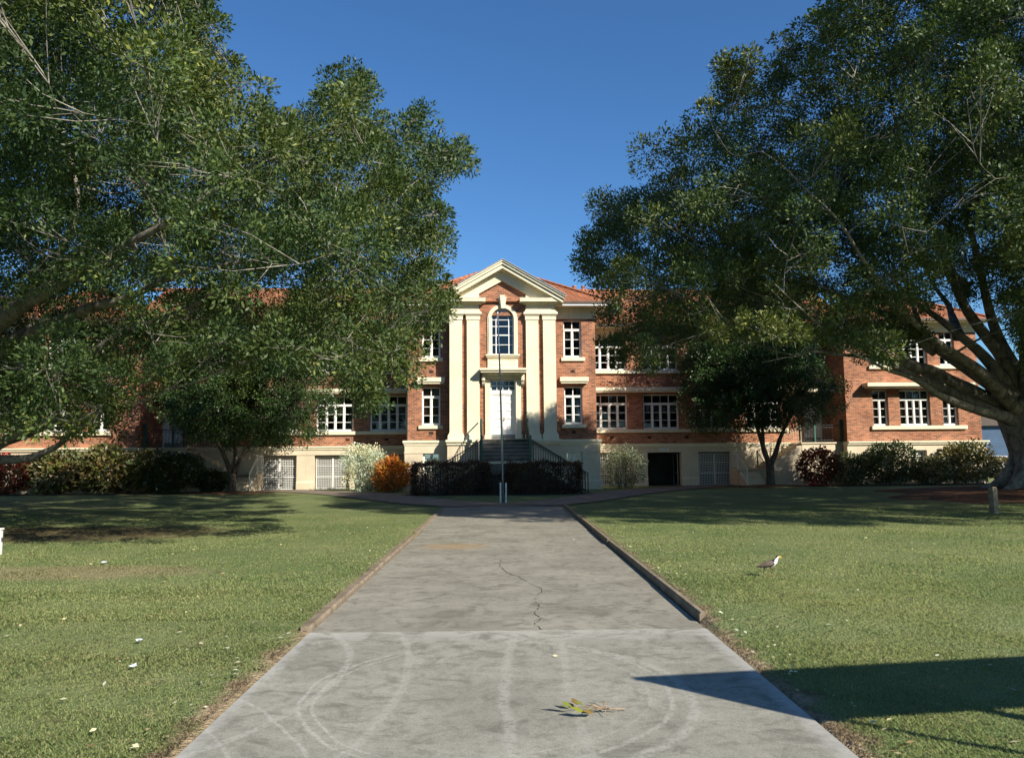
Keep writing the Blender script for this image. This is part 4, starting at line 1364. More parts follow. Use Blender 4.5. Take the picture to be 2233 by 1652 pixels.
trunkL = [(-19.0, 25.0, 0.1), (-18.9, 25.0, 1.2), (-18.6, 24.9, 2.3), (-18.2, 24.8, 3.4)]
limbsL = [
    ([(-18.6, 24.9, 2.0), A(-60, 1010, 23), A(60, 1000, 22), A(150, 962, 21.5), A(250, 890, 21), A(420, 840, 20.5), A(560, 780, 20)], [.30, .24, .20, .17, .13, .09, .04]),
    ([(-18.6, 24.9, 2.3), A(-60, 985, 22.5), A(70, 905, 21), A(200, 880, 20), A(330, 850, 19.5), A(480, 760, 19)], [.40, .30, .24, .18, .13, .06]),
    ([(-18.5, 24.9, 2.5), A(-40, 960, 24), A(90, 940, 23), A(180, 900, 23), A(300, 905, 24)], [.35, .26, .2, .14, .06]),
    ([(-18.3, 24.9, 2.8), A(-60, 900, 23), A(130, 800, 22), A(280, 690, 21), A(400, 630, 20), A(520, 570, 19), A(640, 480, 18.5), A(690, 430, 18)], [.45, .36, .30, .25, .20, .15, .10, .06]),
    ([(-18.3, 24.9, 2.9), A(-60, 800, 21), A(120, 700, 20), A(260, 650, 19), A(380, 610, 18), A(560, 585, 17), A(760, 500, 16.5), A(930, 380, 16.5)], [.42, .34, .28, .22, .17, .13, .09, .04]),
    ([(-18.2, 24.8, 3.0), A(-40, 720, 22), A(60, 660, 21), A(120, 560, 20.5), A(170, 430, 20), A(140, 300, 20), A(122, 150, 20), A(130, -60, 20)], [.42, .34, .26, .22, .17, .13, .10, .06]),
    ([(-18.2, 24.8, 3.0), A(0, 700, 25), A(180, 560, 25), A(330, 420, 24), A(420, 240, 23), A(440, 60, 22)], [.4, .3, .24, .18, .12, .06]),
    ([(-18.2, 24.8, 3.1), A(30, 690, 19), A(250, 560, 17), A(450, 420, 16), A(620, 330, 16), A(780, 260, 16)], [.38, .28, .2, .15, .1, .05]),
    ([(-18.2, 24.8, 3.2), (-20, 22, 6), (-21, 19, 9), (-22, 17, 12)], [.4, .3, .2, .08]),
    ([(-18.2, 24.8, 3.2), (-23, 27, 6), (-27, 29, 9), (-30, 30, 11)], [.4, .3, .2, .08]),
    ([(-18.2, 24.8, 3.2), (-17, 29, 7), (-15, 33, 10), (-13, 35, 12)], [.4, .3, .2, .08]),
    ([(-18.2, 24.8, 3.2), (-18, 24, 8), (-18.5, 24, 13), (-18, 23, 17)], [.45, .35, .22, .08]),
]
big_tree('fig_tree', 'huge spreading fig tree left of the driveway with limbs reaching in from the left edge', trunkL, [1.5, 1.15, 1.0, .8], limbsL,
         ((-36, 9.5, 2.6), (2, 34, 19)), (12.5, 24), 21.5, shadeL, polyL, thinL, 1200, LM['fig'], M['bark'], 'big fig trees flanking the driveway')

# --- big fig on the right, buttressed trunk at the edge of the picture
polyR = [(1800, -400), (1785, 0), (1762, 60), (1768, 150), (1745, 190), (1738, 120), (1728, 40), (1712, 95), (1700, 150), (1668, 150), (1640, 175), (1612, 130), (1592, 125), (1580, 165), (1540, 150), (1548, 195), (1530, 210), (1515, 180), (1478, 190), (1455, 215), (1468, 270), (1420, 262), (1375, 262), (1392, 290), (1350, 318), (1352, 345), (1320, 365), (1270, 365), (1258, 395), (1280, 410), (1226, 430), (1222, 470), (1245, 500), (1232, 560), (1262, 600), (1300, 640), (1330, 660), (1290, 690), (1340, 730), (1320, 790), (1380, 800), (1420, 820), (1500, 760), (1640, 740), (1800, 760), (1850, 800), (1960, 790), (2080, 700), (2180, 690), (2232, 760), (2330, 900), (3600, 900), (3600, -900), (1900, -900)]
thinR = [([(1850, 470), (2000, 460), (2160, 560), (2170, 720), (2050, 720), (1900, 640)], .05),
         ([(1780, 640), (2050, 650), (2150, 760), (1900, 800), (1780, 800)], .42),
         ([(1250, 560), (1500, 600), (1500, 760), (1250, 760)], .5),
         ([(1480, 640), (1800, 640), (1800, 770), (1480, 770)], .5)]
trunkR = [(21.2, 30.8, 0.1), (21.1, 30.8, .9), (20.9, 30.8, 2.0), (20.5, 30.7, 3.3), (20.3, 30.6, 4.0)]
limbsR = [
    ([(20.2, 30.7, 3.2), A(2090, 850, 29.5), A(1990, 800, 28), A(1880, 745, 26), A(1790, 695, 24), A(1690, 650, 22), A(1580, 610, 20)], [.75, .55, .46, .36, .27, .18, .06]),
    ([(20.3, 30.7, 3.6), A(2080, 790, 29), A(1990, 735, 28), A(1930, 660, 27), A(1860, 590, 26), A(1760, 520, 24), A(1640, 420, 22)], [.7, .5, .42, .34, .26, .17, .06]),
    ([(20.3, 30.7, 3.7), A(2110, 760, 30), A(2010, 690, 30), A(1930, 600, 28.5), A(1880, 500, 26.5), A(1790, 330, 23)], [.6, .42, .34, .26, .19, .07]),
    ([(20.5, 30.7, 3.9), A(2130, 700, 30), A(2060, 560, 28), A(1980, 400, 25.5), A(1945, 220, 23), A(1925, 30, 20.5), A(1915, -150, 19)], [.6, .45, .34, .25, .19, .13, .07]),
    ([(20.6, 30.7, 3.9), A(2170, 700, 30), A(2120, 480, 27.5), A(2090, 300, 25), A(2060, 120, 22), A(2050, -80, 20)], [.6, .45, .32, .22, .15, .08]),
    ([(20.2, 30.6, 2.9), A(2050, 850, 28), A(1930, 790, 25), A(1830, 770, 23), A(1740, 775, 21), A(1660, 790, 19.5)], [.55, .4, .3, .2, .13, .05]),
    ([(20.2, 30.6, 3.0), A(2090, 880, 28.5), A(1980, 815, 25), A(1900, 780, 22), A(1800, 720, 19), A(1690, 620, 17)], [.5, .38, .28, .2, .14, .06]),
    ([(20.3, 30.6, 3.2), A(2110, 800, 27), A(2000, 700, 23), A(1900, 580, 20), A(1790, 450, 18), A(1660, 330, 17)], [.55, .4, .3, .22, .15, .06]),
    ([A(2060, 832, 29), A(2010, 790, 29), A(1985, 765, 29), A(1920, 715, 29), A(1850, 640, 28), A(1740, 590, 27), A(1600, 545, 25)], [.36, .32, .28, .24, .18, .12, .05]),
    ([A(2040, 765, 28.5), A(2010, 735, 29), A(1990, 700, 29.5), A(1960, 640, 30), A(1920, 560, 29), A(1900, 470, 28), A(1850, 380, 27)], [.45, .34, .28, .22, .17, .12, .05]),
    ([A(2090, 735, 30.3), A(2075, 690, 31), A(2050, 630, 31), A(2000, 540, 31), A(1900, 430, 30), A(1830, 300, 29)], [.45, .33, .26, .2, .14, .06]),
    ([A(2105, 640, 30.5), A(2085, 610, 29.5), A(2060, 590, 28.5), A(2040, 600, 27), A(2020, 470, 26), A(1990, 330, 25)], [.42, .32, .25, .19, .13, .06]),
    ([A(2050, 850, 28), A(2000, 835, 28), A(1950, 828, 28), A(1870, 800, 27.5), A(1790, 800, 27), A(1700, 815, 27)], [.4, .3, .24, .17, .1, .04]),
    ([A(2000, 805, 28), A(1965, 775, 26.5), A(1940, 745, 25), A(1880, 690, 23), A(1780, 640, 21.5), A(1650, 575, 20)], [.42, .32, .24, .18, .12, .05]),
    ([(20.6, 30.7, 3.6), A(2230, 700, 29), A(2300, 500, 27), A(2350, 250, 26)], [.6, .45, .3, .1]),
    ([(20.8, 30.7, 3.6), (25, 30, 7), (29, 29, 10), (32, 28, 12)], [.55, .4, .25, .08]),
    ([(20.8, 30.7, 3.6), (22, 26, 7), (23, 21, 9.5), (24, 17, 11)], [.55, .4, .25, .08]),
    ([(20.8, 30.7, 3.8), (23, 34, 7), (25, 37, 10), (26, 39, 12)], [.5, .36, .2, .08]),
    ([(20.6, 30.7, 4.0), (20.8, 29.5, 8), (21, 28, 11.5), (21, 26, 14)], [.6, .42, .25, .1]),
    ([(20.4, 30.6, 3.4), A(1960, 700, 30.5), A(1800, 620, 29.5), A(1620, 560, 27.5), A(1480, 500, 25), A(1330, 460, 22)], [.42, .33, .25, .18, .11, .04]),
]
rt = big_tree('fig_tree', 'huge grey-barked fig tree on the right, its buttressed trunk rising from a mulch bed', trunkR, [1.40, 1.08, .98, 1.02, .8], limbsR,
              ((0, 9.5, 2.8), (38, 37, 20)), (13.5, 26), 22.0, shadeR, polyR, thinR, 1300, LM['fig2'], M['bark'], 'big fig trees flanking the driveway', must=mustR, must_n=150, limb_k=.52)
# buttress roots
for k, (ang, ln) in enumerate(((200, 2.6), (235, 2.2), (265, 2.8), (160, 2.4), (300, 2.2), (20, 2.2), (90, 2.4))):
    a = math.radians(ang); m = MB(); P = []; Rr = []
    for t in np.linspace(0, 1, 7):
        x, y = 21.2 + math.cos(a) * (.6 + .75 * ln * t), 30.8 + math.sin(a) * (.6 + .75 * ln * t)
        P.append((x - 21.2, y - 30.8, float(gz(x, y)) - float(gz(21.2, 30.8)) + 1.5 * (1 - t) ** 2.6 - .05)); Rr.append(.42 * (1 - t) + .07)
    m.tube(P, Rr, 8)
    m.build('buttress_root', M['bark'], rt, sm=True)


def small_tree(name, label, loc, stems, centre, radii, n_tuft, leaf, bark, per=60, ll=(.09, .14)):
    root = empty(name, (loc[0], loc[1], float(gz(*loc)) - .03)); tag(root, label, 'tree', 'small trees in front of the wings')
    off = np.array(root.location)
    m = MB(); ends = []
    for pts, rad in stems:
        P, R = smooth_path(pts, rad, 5); m.tube([p - off for p in P], R, 8); ends += [P[-1], P[-4], P[-8]]
    ends = np.array(ends)
    LC, LD = [], []
    k = 0
    lob = [(unit(rng.normal(0, 1, 3)), .75 + .45 * rng.random()) for _ in range(26)]
    while k < n_tuft:
        u = unit(rng.normal(0, 1, 3)); q = rng.random() ** (1 / 2.6)
        sc_ = max([w_ * max(0, float(u @ v)) ** 3 for v, w_ in lob] + [.42])
        t_ = np.array(centre) + u * np.array(radii) * q * min(sc_ + .12, 1.12)
        if t_[2] < centre[2] - radii[2] * .72 + .35 * rng.random(): continue
        k += 1
        if k % 2 == 0:
            j = int(np.argmin(np.linalg.norm(ends - t_, axis=1)))
            md = (ends[j] + t_) / 2 + rng.normal(0, .15, 3)
            m.tube([x - off for x in (ends[j], md, t_)], [.025, .016, .006], 4, cap=False)
        n = int(per * (.6 + .8 * rng.random())); s = .22 + .2 * rng.random()
        g = unit(rng.normal(0, 1, (n, 3))) * (rng.random((n, 1)) ** .45) * s
        LC.append(t_ + g); LD.append(unit(g) * .7 + u * .6)
    LC = np.vstack(LC) - off; LD = np.vstack(LD); L = rng.uniform(*ll, len(LC))
    quads_obj('crown', leaves(LC, LD, L, L * rng.uniform(.4, .55, len(LC)), up=.5, droop=.2), leaf, root)
    m.build('trunk', bark, root, sm=True)
    return root


x, y = -13.1, 38.7
small_tree('small_tree', 'small dark leafy tree with a forked trunk before the left wing', (x, y),
           [([(x, y, 0), (x, y, .55), (x + .02, y, .95)], [.20, .16, .15]),
            ([(x, y, .85), (x - .35, y, 1.7), (x - .75, y - .1, 2.6), (x - 1.6, y - .2, 3.8), (x - 2.4, y, 5.2)], [.13, .11, .09, .06, .03]),
            ([(x, y, .85), (x + .25, y, 1.6), (x + .75, y + .1, 2.4), (x + 1.7, y, 3.3), (x + 2.6, y, 4.2)], [.12, .10, .09, .06, .03]),
            ([(x, y, .9), (x + .05, y + .1, 2.0), (x - .1, y + .2, 3.6), (x, y, 6.2)], [.10, .09, .07, .03])],
           (x + .5, y - .1, 5.5), (4.3, 2.9, 4.4), 1900, LM['small'], M['bark2'])
x, y = 13.7, 40.6
small_tree('small_tree', 'small dark leafy tree with a V-forked trunk before the right side steps', (x, y),
           [([(x, y, 0), (x, y, .8), (x, y, 1.35)], [.24, .20, .20]),
            ([(x, y, 1.2), (x - .25, y, 1.9), (x - .42, y, 2.6), (x - .8, y - .1, 3.6), (x - 1.6, y, 5.2)], [.15, .13, .11, .08, .03]),
            ([(x, y, 1.2), (x + .3, y, 1.8), (x + .55, y, 2.5), (x + 1.0, y + .1, 3.4), (x + 1.7, y, 4.8)], [.15, .13, .11, .08, .03]),
            ([(x - .3, y, 2.2), (x - .2, y + .2, 4), (x, y, 6.4)], [.09, .06, .03])],
           (x - .5, y, 6.2), (4.3, 2.8, 4.5), 1900, LM['small'], M['bark2'])


# ------------------------------------------------------------------ shrubs and hedges
def shrub(name, label, loc, rad, leaf, n, ll, group=None, cat='shrub', stems=7, w=(.45, .6), lumps=9, up=.45, droop=0, box=False, inner=.35):
    x, y = loc; z = float(gz(x, y)) - .02
    root = empty(name, (x, y, z)); tag(root, label, cat, group)
    rx, ry, rz_ = rad
    if box:
        P = rng.uniform(-1, 1, (n, 3)); k = rng.integers(0, 3, n); sgn = rng.choice([-1, 1], n)
        sel = rng.random(n) < .7
        for a in range(3): P[:, a] = np.where(sel & (k == a), sgn * (1 + rng.normal(0, .05, n)), P[:, a])
        U = unit(P * np.array([.5, 1, 1]))
        wob = 1 + .05 * np.sin(P[:, 0] * 5.3 + x) + .04 * np.sin(P[:, 0] * 11.7 + 1) + rng.normal(0, .05, n)
        P[:, 2] *= wob; P[:, 1] *= wob
        P[:, 2] += np.where(rng.random(n) < .10, rng.exponential(.10, n), 0)
        P[:, 1] *= 1 + .25 * np.abs(rng.normal(0, .35, n)) * np.sin(P[:, 0] * 7 + P[:, 2] * 3)
        P = P * np.array([rx, ry, rz_ * .5]) + np.array([0, 0, rz_ * .5 + .03])
    else:
        lob = [(unit(rng.normal(0, 1, 3) + np.array([0, 0, .35])), .62 + .5 * rng.random()) for _ in range(lumps * 3)]
        V = np.array([v for v, _ in lob]); Wt = np.array([w_ for _, w_ in lob])
        U = unit(rng.normal(0, 1, (n, 3)) + np.array([0, 0, .15]))
        s = np.max(np.maximum(0, U @ V.T) ** 6 * Wt, axis=1)
        s = np.clip(.62 + .5 * s, 0, 1.12)
        q = inner + (1 - inner) * rng.random(n) ** .5
        P = U * (s * q)[:, None] * np.array([rx, ry, rz_ * .55]) + np.array([0, 0, rz_ * .5])
        P = P[P[:, 2] > .02]; U = U[:len(P)]
        U = unit(P - np.array([0, 0, rz_ * .4]))
    L = rng.uniform(*ll, len(P))
    quads_obj('foliage', leaves(P, U, L, L * rng.uniform(*w, len(P)), up=up, droop=droop), leaf, root)
    m = MB()
    for k in range(stems):
        a = rng.uniform(0, 2 * math.pi); q = rng.uniform(.2, .75)
        b0 = np.array([rx * .3 * math.cos(a), ry * .3 * math.sin(a), 0]) if not box else np.array([rng.uniform(-rx, rx) * .95, rng.uniform(-.3, .3) * ry, 0])
        b1 = np.array([rx * q * math.cos(a), ry * q * math.sin(a), rz_ * .75]) if not box else b0 + np.array([rng.normal(0, .06), rng.normal(0, .08), rz_ * .9])
        m.tube([b0, (b0 + b1) / 2 + rng.normal(0, .05, 3), b1], [.022, .016, .008], 4)
    m.build('stem', M['bark2'], root)
    return root


g = 'shrubs along the foot of the left wing'
shrub('shrub', 'reddish leafy shrub at the far left end of the left wing bed', (-24.6, 40.0), (1.3, .9, 1.9), LM['redleaf'], 2600, (.13, .22), g)
shrub('shrub', 'tall copper and green large-leaved shrub nearest the left end of the bed', (-22.3, 40.2), (1.6, 1.0, 2.1), LM['copper'], 2300, (.20, .33), g, droop=.4)
shrub('shrub', 'tall copper leaved shrub in the middle of the left wing bed with big sunlit leaves', (-20.0, 40.2), (1.7, 1.0, 2.25), LM['copper'], 2500, (.20, .33), g, droop=.4)
shrub('shrub', 'bronze-green large-leaved shrub beside the dark mounded one, below the left landing', (-17.8, 40.3), (1.5, 1.0, 2.05), LM['copper'], 2000, (.20, .32), g, droop=.4)
shrub('shrub', 'dark rounded green shrub in front of the left side steps', (-16.3, 39.9), (1.5, 1.1, 2.0), LM['dgreen'], 4200, (.10, .17), g)
shrub('shrub', 'low dark green shrub between the rounded shrub and the small left tree', (-14.6, 40.1), (1.1, .9, 1.2), LM['dgreen'], 2400, (.10, .16), g)
g = 'shrubs along the foot of the right wing'
shrub('shrub', 'red-flushed leafy shrub beside the right side steps', (16.4, 41.2), (1.15, .9, 1.9), LM['redleaf'], 2800, (.12, .20), g)
shrub('shrub', 'rounded mid green shrub next to the red-flushed one on the right', (18.3, 41.4), (1.3, 1.0, 1.7), LM['dgreen'], 3400, (.09, .15), g)
shrub('shrub', 'tall dark green shrub under the right end block windows', (20.4, 41.6), (1.6, 1.0, 2.2), LM['dgreen'], 3800, (.11, .18), g)
shrub('shrub', 'straggly low shrub with pale cream leaves below the right basement window', (22.6, 41.5), (1.2, .9, 1.35), LM['pale'], 1900, (.13, .22), g)
shrub('shrub', 'tall bronze shrub with pale sunlit leaves at the right corner of the building', (24.6, 41.8), (1.6, 1.0, 2.25), LM['pale'], 3000, (.13, .23), g)
shrub('shrub', 'low pale-leaved shrub beyond the right corner, next to the fig trunk', (26.9, 42.0), (1.2, .9, 1.3), LM['pale'], 1800, (.13, .2), g)
shrub('snow_bush', 'white and pale green bush rising behind the orange one at the left of the entrance', (-7.0, 40.3), (1.4, 1.1, 2.35), LM['snow'], 7000, (.06, .11), 'bushes against the entrance block')
shrub('croton', 'bright orange bush of narrow leaves beside the left plinth of the entrance block', (-5.45, 39.4), (.95, .75, 1.6), LM['croton'], 2300, (.16, .28), 'bushes against the entrance block', w=(.22, .32), up=.2, stems=9)
shrub('snow_bush', 'rounded grey-green bush in the shade right of the entrance block', (6.35, 41.2), (1.15, 1.0, 2.15), LM['greyg'], 5200, (.06, .11), 'bushes against the entrance block')
g = 'clipped dark hedges in front of the front steps'
shrub('hedge', 'clipped dark purple-brown hedge left of the flagpole, one end in the sun', (-2.35, 35.75), (1.62, .40, 1.36), LM['hedge'], 15000, (.06, .11), g, 'hedge', stems=50, box=True)
shrub('hedge', 'clipped dark purple-brown hedge right of the flagpole, all in shade', (1.85, 35.9), (1.56, .40, 1.33), LM['hedge'], 14500, (.06, .11), g, 'hedge', stems=46, box=True)
shrub('hedge', 'low dark hedge filling the gap between the two taller ones behind the flagpole', (-.2, 35.85), (.62, .34, .82), LM['hedge'], 4200, (.05, .09), g, 'hedge', stems=16, box=True)

# ------------------------------------------------------------------ flagpole, posts
fp = empty('flagpole', (0.0, 30.55, float(gz(0, 30.55)))); tag(fp, 'thin white steel flagpole clamped between two short posts in front of the entrance', 'flagpole')
m = MB()
m.tube([(0, 0, .05), (-.04, 0, 2.5), (-.10, 0, 5.2), (-.16, 0, 7.35)], [.045, .042, .034, .022], 10); m.build('pole', M['zinc'], fp, sm=True)
for s in (-1, 1):
    m = MB(); m.box(s * .075, s * .135, -.04, .04, -.1, .78); m.build('post', M['zinc'], fp)
m = MB()
for z in (.2, .62): m.tube([(-.16, 0, z), (.16, 0, z)], .012, 6)
m.build('bolt', M['iron'], fp)
m = MB(); m.tube([(-.165, 0, 7.34), (-.166, 0, 7.42)], [.045, .02], 10); m.build('cap', M['zinc'], fp)
m = MB(); m.tube([(-.02, -.06, .9), (-.075, -.045, 4), (-.17, -.03, 7.3)], .006, 4); m.build('halyard', M['paper'], fp)

m = MB(); x, y = 13.55, 21.9; z = float(gz(x, y))
m.box(-.08, .08, -.08, .08, -.15, .70); m.add([(-.08, -.08, .70), (.08, -.08, .70), (.08, .08, .70), (-.08, .08, .70), (-.055, -.055, .74), (.055, -.055, .74), (.055, .055, .74), (-.055, .055, .74)], [(0, 1, 5, 4), (1, 2, 6, 5), (2, 3, 7, 6), (3, 0, 4, 7), (4, 5, 6, 7)])
tag(m.build('bollard', plain('weathered_timber', (0.30, 0.24, 0.16), .4, 7, .9, .15, bump=.5, bscale=30, streak=.4), loc=(x, y, z), rz=.3), 'weathered square timber bollard on the lawn before the right mulch bed', 'bollard')
m = MB(); x, y = -9.66, 15.4
m.box(-.07, .07, -.05, .05, -.1, .47); m.box(-.085, .085, -.065, .065, .47, .50)
wp = tag(m.build('marker_post', M['white'], loc=(x, y, float(gz(x, y))), rz=.2), 'short white painted post at the left edge of the lawn', 'post')
m = MB(); m.box(.07, .10, -.02, .02, .26, .32); m.build('reflector', M['iron'], wp)

# ------------------------------------------------------------------ the bird
bird = None
def make_bird(loc, rz):
    """masked lapwing: one body of rings along its spine, with legs and bill"""
    z0 = float(gz(*loc))
    bm = bmesh.new()
    mats = [plain('grey_brown_feather', (0.16, 0.125, 0.095), .25, 40, .8, .2), plain('white_feather', (0.80, .80, .78), .05, 30, .8, .2),
            plain('black_feather', (0.02, 0.02, 0.022), .2, 30, .7, .3), plain('yellow_wattle', (0.75, 0.52, 0.06), .1, 30, .6, .3), plain('leg_skin', (0.20, 0.10, 0.06), .2, 30, .7, .2)]
    # (x, z of the centre line, half height, half width)
    R = [(-.175, .118, .004, .006), (-.150, .121, .010, .016), (-.115, .128, .019, .026), (-.075, .139, .032, .038), (-.03, .151, .044, .047), (.015, .162, .049, .049), (.050, .176, .046, .043),
         (.078, .197, .036, .033), (.094, .220, .025, .023), (.102, .240, .021, .019), (.110, .256, .023, .020), (.122, .265, .020, .017), (.134, .264, .012, .011), (.139, .262, .007, .007)]
    n = 14; rings = []
    for i, (x, z, h, w_) in enumerate(R):
        a0 = R[max(0, i - 1)]; a1 = R[min(len(R) - 1, i + 1)]
        d = Vector((a1[0] - a0[0], 0, a1[1] - a0[1])).normalized(); up = Vector((-d.z, 0, d.x))
        rings.append([bm.verts.new(Vector((x, 0, z)) + up * h * math.cos(2 * math.pi * k / n) + Vector((0, 1, 0)) * w_ * math.sin(2 * math.pi * k / n)) for k in range(n)])
    for i in range(len(rings) - 1):
        for k in range(n):
            f = bm.faces.new((rings[i][k], rings[i][(k + 1) % n], rings[i + 1][(k + 1) % n], rings[i + 1][k])); f.smooth = True
            u = math.cos(2 * math.pi * (k + .5) / n); x = R[i][0]
            if i < 6: f.material_index = 0 if u > -.55 else 1
            elif i < 9: f.material_index = 2 if u > .60 or (i == 6 and u > .1) else 1
            else: f.material_index = 2 if u > .15 else 1
            if i < 2: f.material_index = 2 if u < .2 else 0
            if i >= 11: f.material_index = 3 if u < .55 else 2
    bm.faces.new(rings[0][::-1]); f = bm.faces.new(rings[-1]); f.material_index = 3
    # folded wings with a dark edge
    for s in (-1, 1):
        top = [(.055, .195), (.02, .20), (-.04, .186), (-.11, .158), (-.19, .124)]; bot = [(.062, .165), (.03, .135), (-.04, .118), (-.12, .115), (-.19, .118)]
        T = [bm.verts.new((x, s * (.040 - .012 * (i == 4) + .006 * (0 < i < 3)), z)) for i, (x, z) in enumerate(top)]
        B_ = [bm.verts.new((x, s * (.052 - .010 * i * (i > 2) + .004), z)) for i, (x, z) in enumerate(bot)]
        Mi = [bm.verts.new(((t.co.x + c.co.x) / 2, s * (abs(t.co.y + c.co.y) / 2 + .008), (t.co.z * .3 + c.co.z * .7))) for t, c in zip(T, B_)]
        for a, c, mi in ((T, Mi, 0), (Mi, B_, 2)):
            for i in range(4):
                f = bm.faces.new((a[i], a[i + 1], c[i + 1], c[i])); f.material_index = mi; f.smooth = True
    def tube(pts, rad, mi, n=6):
        pr = None
        for i, p in enumerate(pts):
            p = Vector(p); d = (Vector(pts[min(i + 1, len(pts) - 1)]) - Vector(pts[max(i - 1, 0)])).normalized()
            u = d.cross(Vector((.1, 1, .2))).normalized(); v = d.cross(u)
            rg = [bm.verts.new(p + (u * math.cos(2 * math.pi * k / n) + v * math.sin(2 * math.pi * k / n)) * rad[i]) for k in range(n)]
            if pr:
                for k in range(n):
                    f = bm.faces.new((pr[k], pr[(k + 1) % n], rg[(k + 1) % n], rg[k])); f.material_index = mi; f.smooth = True
            pr = rg
    tube([(.130, 0, .262), (.150, 0, .254), (.172, 0, .243)], [.008, .006, .002], 3)
    tube([(.132, .012, .262), (.140, .016, .245), (.138, .014, .232)], [.006, .006, .003], 3); tube([(.132, -.012, .262), (.140, -.016, .245), (.138, -.014, .232)], [.006, .006, .003], 3)
    for s, x0, xk, xf_ in ((1, -.05, -.075, -.078), (-1, .015, .008, .028)):
        tube([(x0, s * .022, .125), (xk + .008, s * .022, .085), (xk, s * .022, .066), (xf_, s * .022, .004)], [.013, .006, .0065, .0045], 4)
        for a in (-35, 0, 35):
            c, q = math.cos(math.radians(a)), math.sin(math.radians(a)); tube([(xf_, s * .022, .006), (xf_ + .035 * c, s * .022 + .035 * q, .003)], [.004, .0025], 4)
    for s in (-1, 1):
        bmesh.ops.create_uvsphere(bm, u_segments=8, v_segments=6, radius=.0055, matrix=Matrix.Translation((.124, s * .016, .269)))
    for f in bm.faces:
        if f.calc_area() < 4e-5 and all(abs(v.co.x - .124) < .007 and abs(v.co.z - .269) < .007 for v in f.verts) and all(abs(abs(v.co.y) - .016) < .007 for v in f.verts): f.material_index = 2
    bmesh.ops.recalc_face_normals(bm, faces=bm.faces[:])
    me = bpy.data.meshes.new('bird'); bm.to_mesh(me); bm.free()
    for q in mats: me.materials.append(q)
    o = bpy.data.objects.new('bird', me); COL.objects.link(o)
    o.location = (loc[0], loc[1], z0 + .022); o.rotation_euler = (0, 0, rz)
    return tag(o, 'brown and white wading bird with black cap and yellow face standing on the right lawn', 'bird')


make_bird((3.70, 11.15), math.radians(-8))

# ------------------------------------------------------------------ sprig, scraps, fallen leaves
lf = MB()
sp_ = empty('fallen_sprig', (.58, 5.72, .014)); tag(sp_, 'fallen fig sprig with yellow-green leaves and bare twigs lying on the pale concrete', 'sprig')
P = []
for x, y_, a, L in ((-.10, .06, 2.6, .10), (-.06, .10, 1.9, .11), (-.16, .03, 3.3, .12), (-.03, .04, 2.2, .09), (-.02, -.09, 3.4, .13), (.03, -.07, 3.9, .11), (-.12, -.01, 3.0, .10), (.05, -.05, 2.8, .08)):
    d = Vector((math.cos(a), math.sin(a), random.uniform(.1, .45))).normalized(); sd = d.cross(Vector((random.uniform(-.3, .3), random.uniform(-.4, .2), 1))).normalized()
    c = Vector((x, y_, .015 + random.random() * .03))
    P.append([c, c + d * L * .5 + sd * L * .24, c + d * L, c + d * L * .5 - sd * L * .24])
quads_obj('leaf', np.array([[list(v) for v in q] for q in P]), leaf_mat('sprig_leaf', (.11, .16, .025), (.22, .24, .04), (.25, .12, .05), .15), sp_)
m = MB(); hub = (.12, -.01, .02)
for x, y_ in ((-.10, .06), (-.06, .10), (-.03, -.08), (.02, .17), (.09, .10), (.16, .07), (.20, -.02), (.17, -.10), (.10, -.12), (.04, -.03), (-.14, .02)):
    k = ((hub[0] + x) / 2 + random.uniform(-.03, .03), (hub[1] + y_) / 2 + random.uniform(-.03, .03), random.uniform(.02, .06))
    m.tube([hub, k, (x, y_, random.uniform(.006, .035))], [.004, .003, .0018], 4)
m.tube([hub, (.2, .0, .02), (.27, .015, .012)], [.005, .005, .004], 5)
m.build('twig', plain('dry_twig', (.33, .24, .15), .3, 40, .8, .2), sp_)

for (x, y_), lab, s in (((-3.16, 6.95), 'crumpled white paper scrap nearest the camera on the left lawn', .030), ((-3.55, 7.92), 'torn white scrap lying on the left lawn beyond the nearest paper scrap', .028), ((-6.84, 13.8), 'small white scrap lying at the far edge of the brown bare patch', .05)):
    m = MB(); q = []
    for k in range(9):
        a = 2 * math.pi * k / 9; r = s * random.uniform(.7, 1.3); q.append((r * 1.3 * math.cos(a), r * math.sin(a), random.uniform(.0, .025)))
    m.add(q + [(0, 0, s * .7), (s * .4, s * .2, s * .5)] + [(0, 0, -.01)], [(k, (k + 1) % 9, 9 if k < 5 else 10) for k in range(9)] + [(8, 9, 10), (4, 10, 9)] + [((k + 1) % 9, k, 11) for k in range(9)])
    tag(m.build('paper_scrap', M['paper'], loc=(x, y_, float(gz(x, y_)) + .03), rz=random.random() * 3), lab, 'paper scrap', 'white scraps on the left lawn')

n = 1500
X = rng.uniform(-11, 13, n); Y = 4.2 + 24 * rng.random(n) ** 1.7
X[:330] = rng.choice([-2.25, 2.36], 330) + rng.normal(0, .15, 330); Y[:330] = rng.uniform(4.3, 17, 330)
ok = (np.abs(X - .04) > 2.1) | (rng.random(n) < .06)
X, Y = X[ok], Y[ok]
C = np.stack([X, Y, gz(X, Y) + rng.uniform(.025, .045, len(X))], -1)
C[:, 2] = np.where(np.abs(X - .04) < 2.1, .02, C[:, 2])
D = unit(np.stack([rng.normal(0, 1, len(X)), rng.normal(0, 1, len(X)), rng.normal(0, .15, len(X))], -1))
L = rng.uniform(.022, .07, len(X))
lt = quads_obj('fallen_leaves', leaves(C, D, L, L * .5, up=2.5, spread=.2), leaf_mat('fallen_leaf', (.38, .28, .13), (.66, .60, .42), (.26, .09, .05), .2, trans=.1))
tag(lt, 'dry yellow and brown leaves scattered over the lawns', 'fallen leaves', kind='stuff')

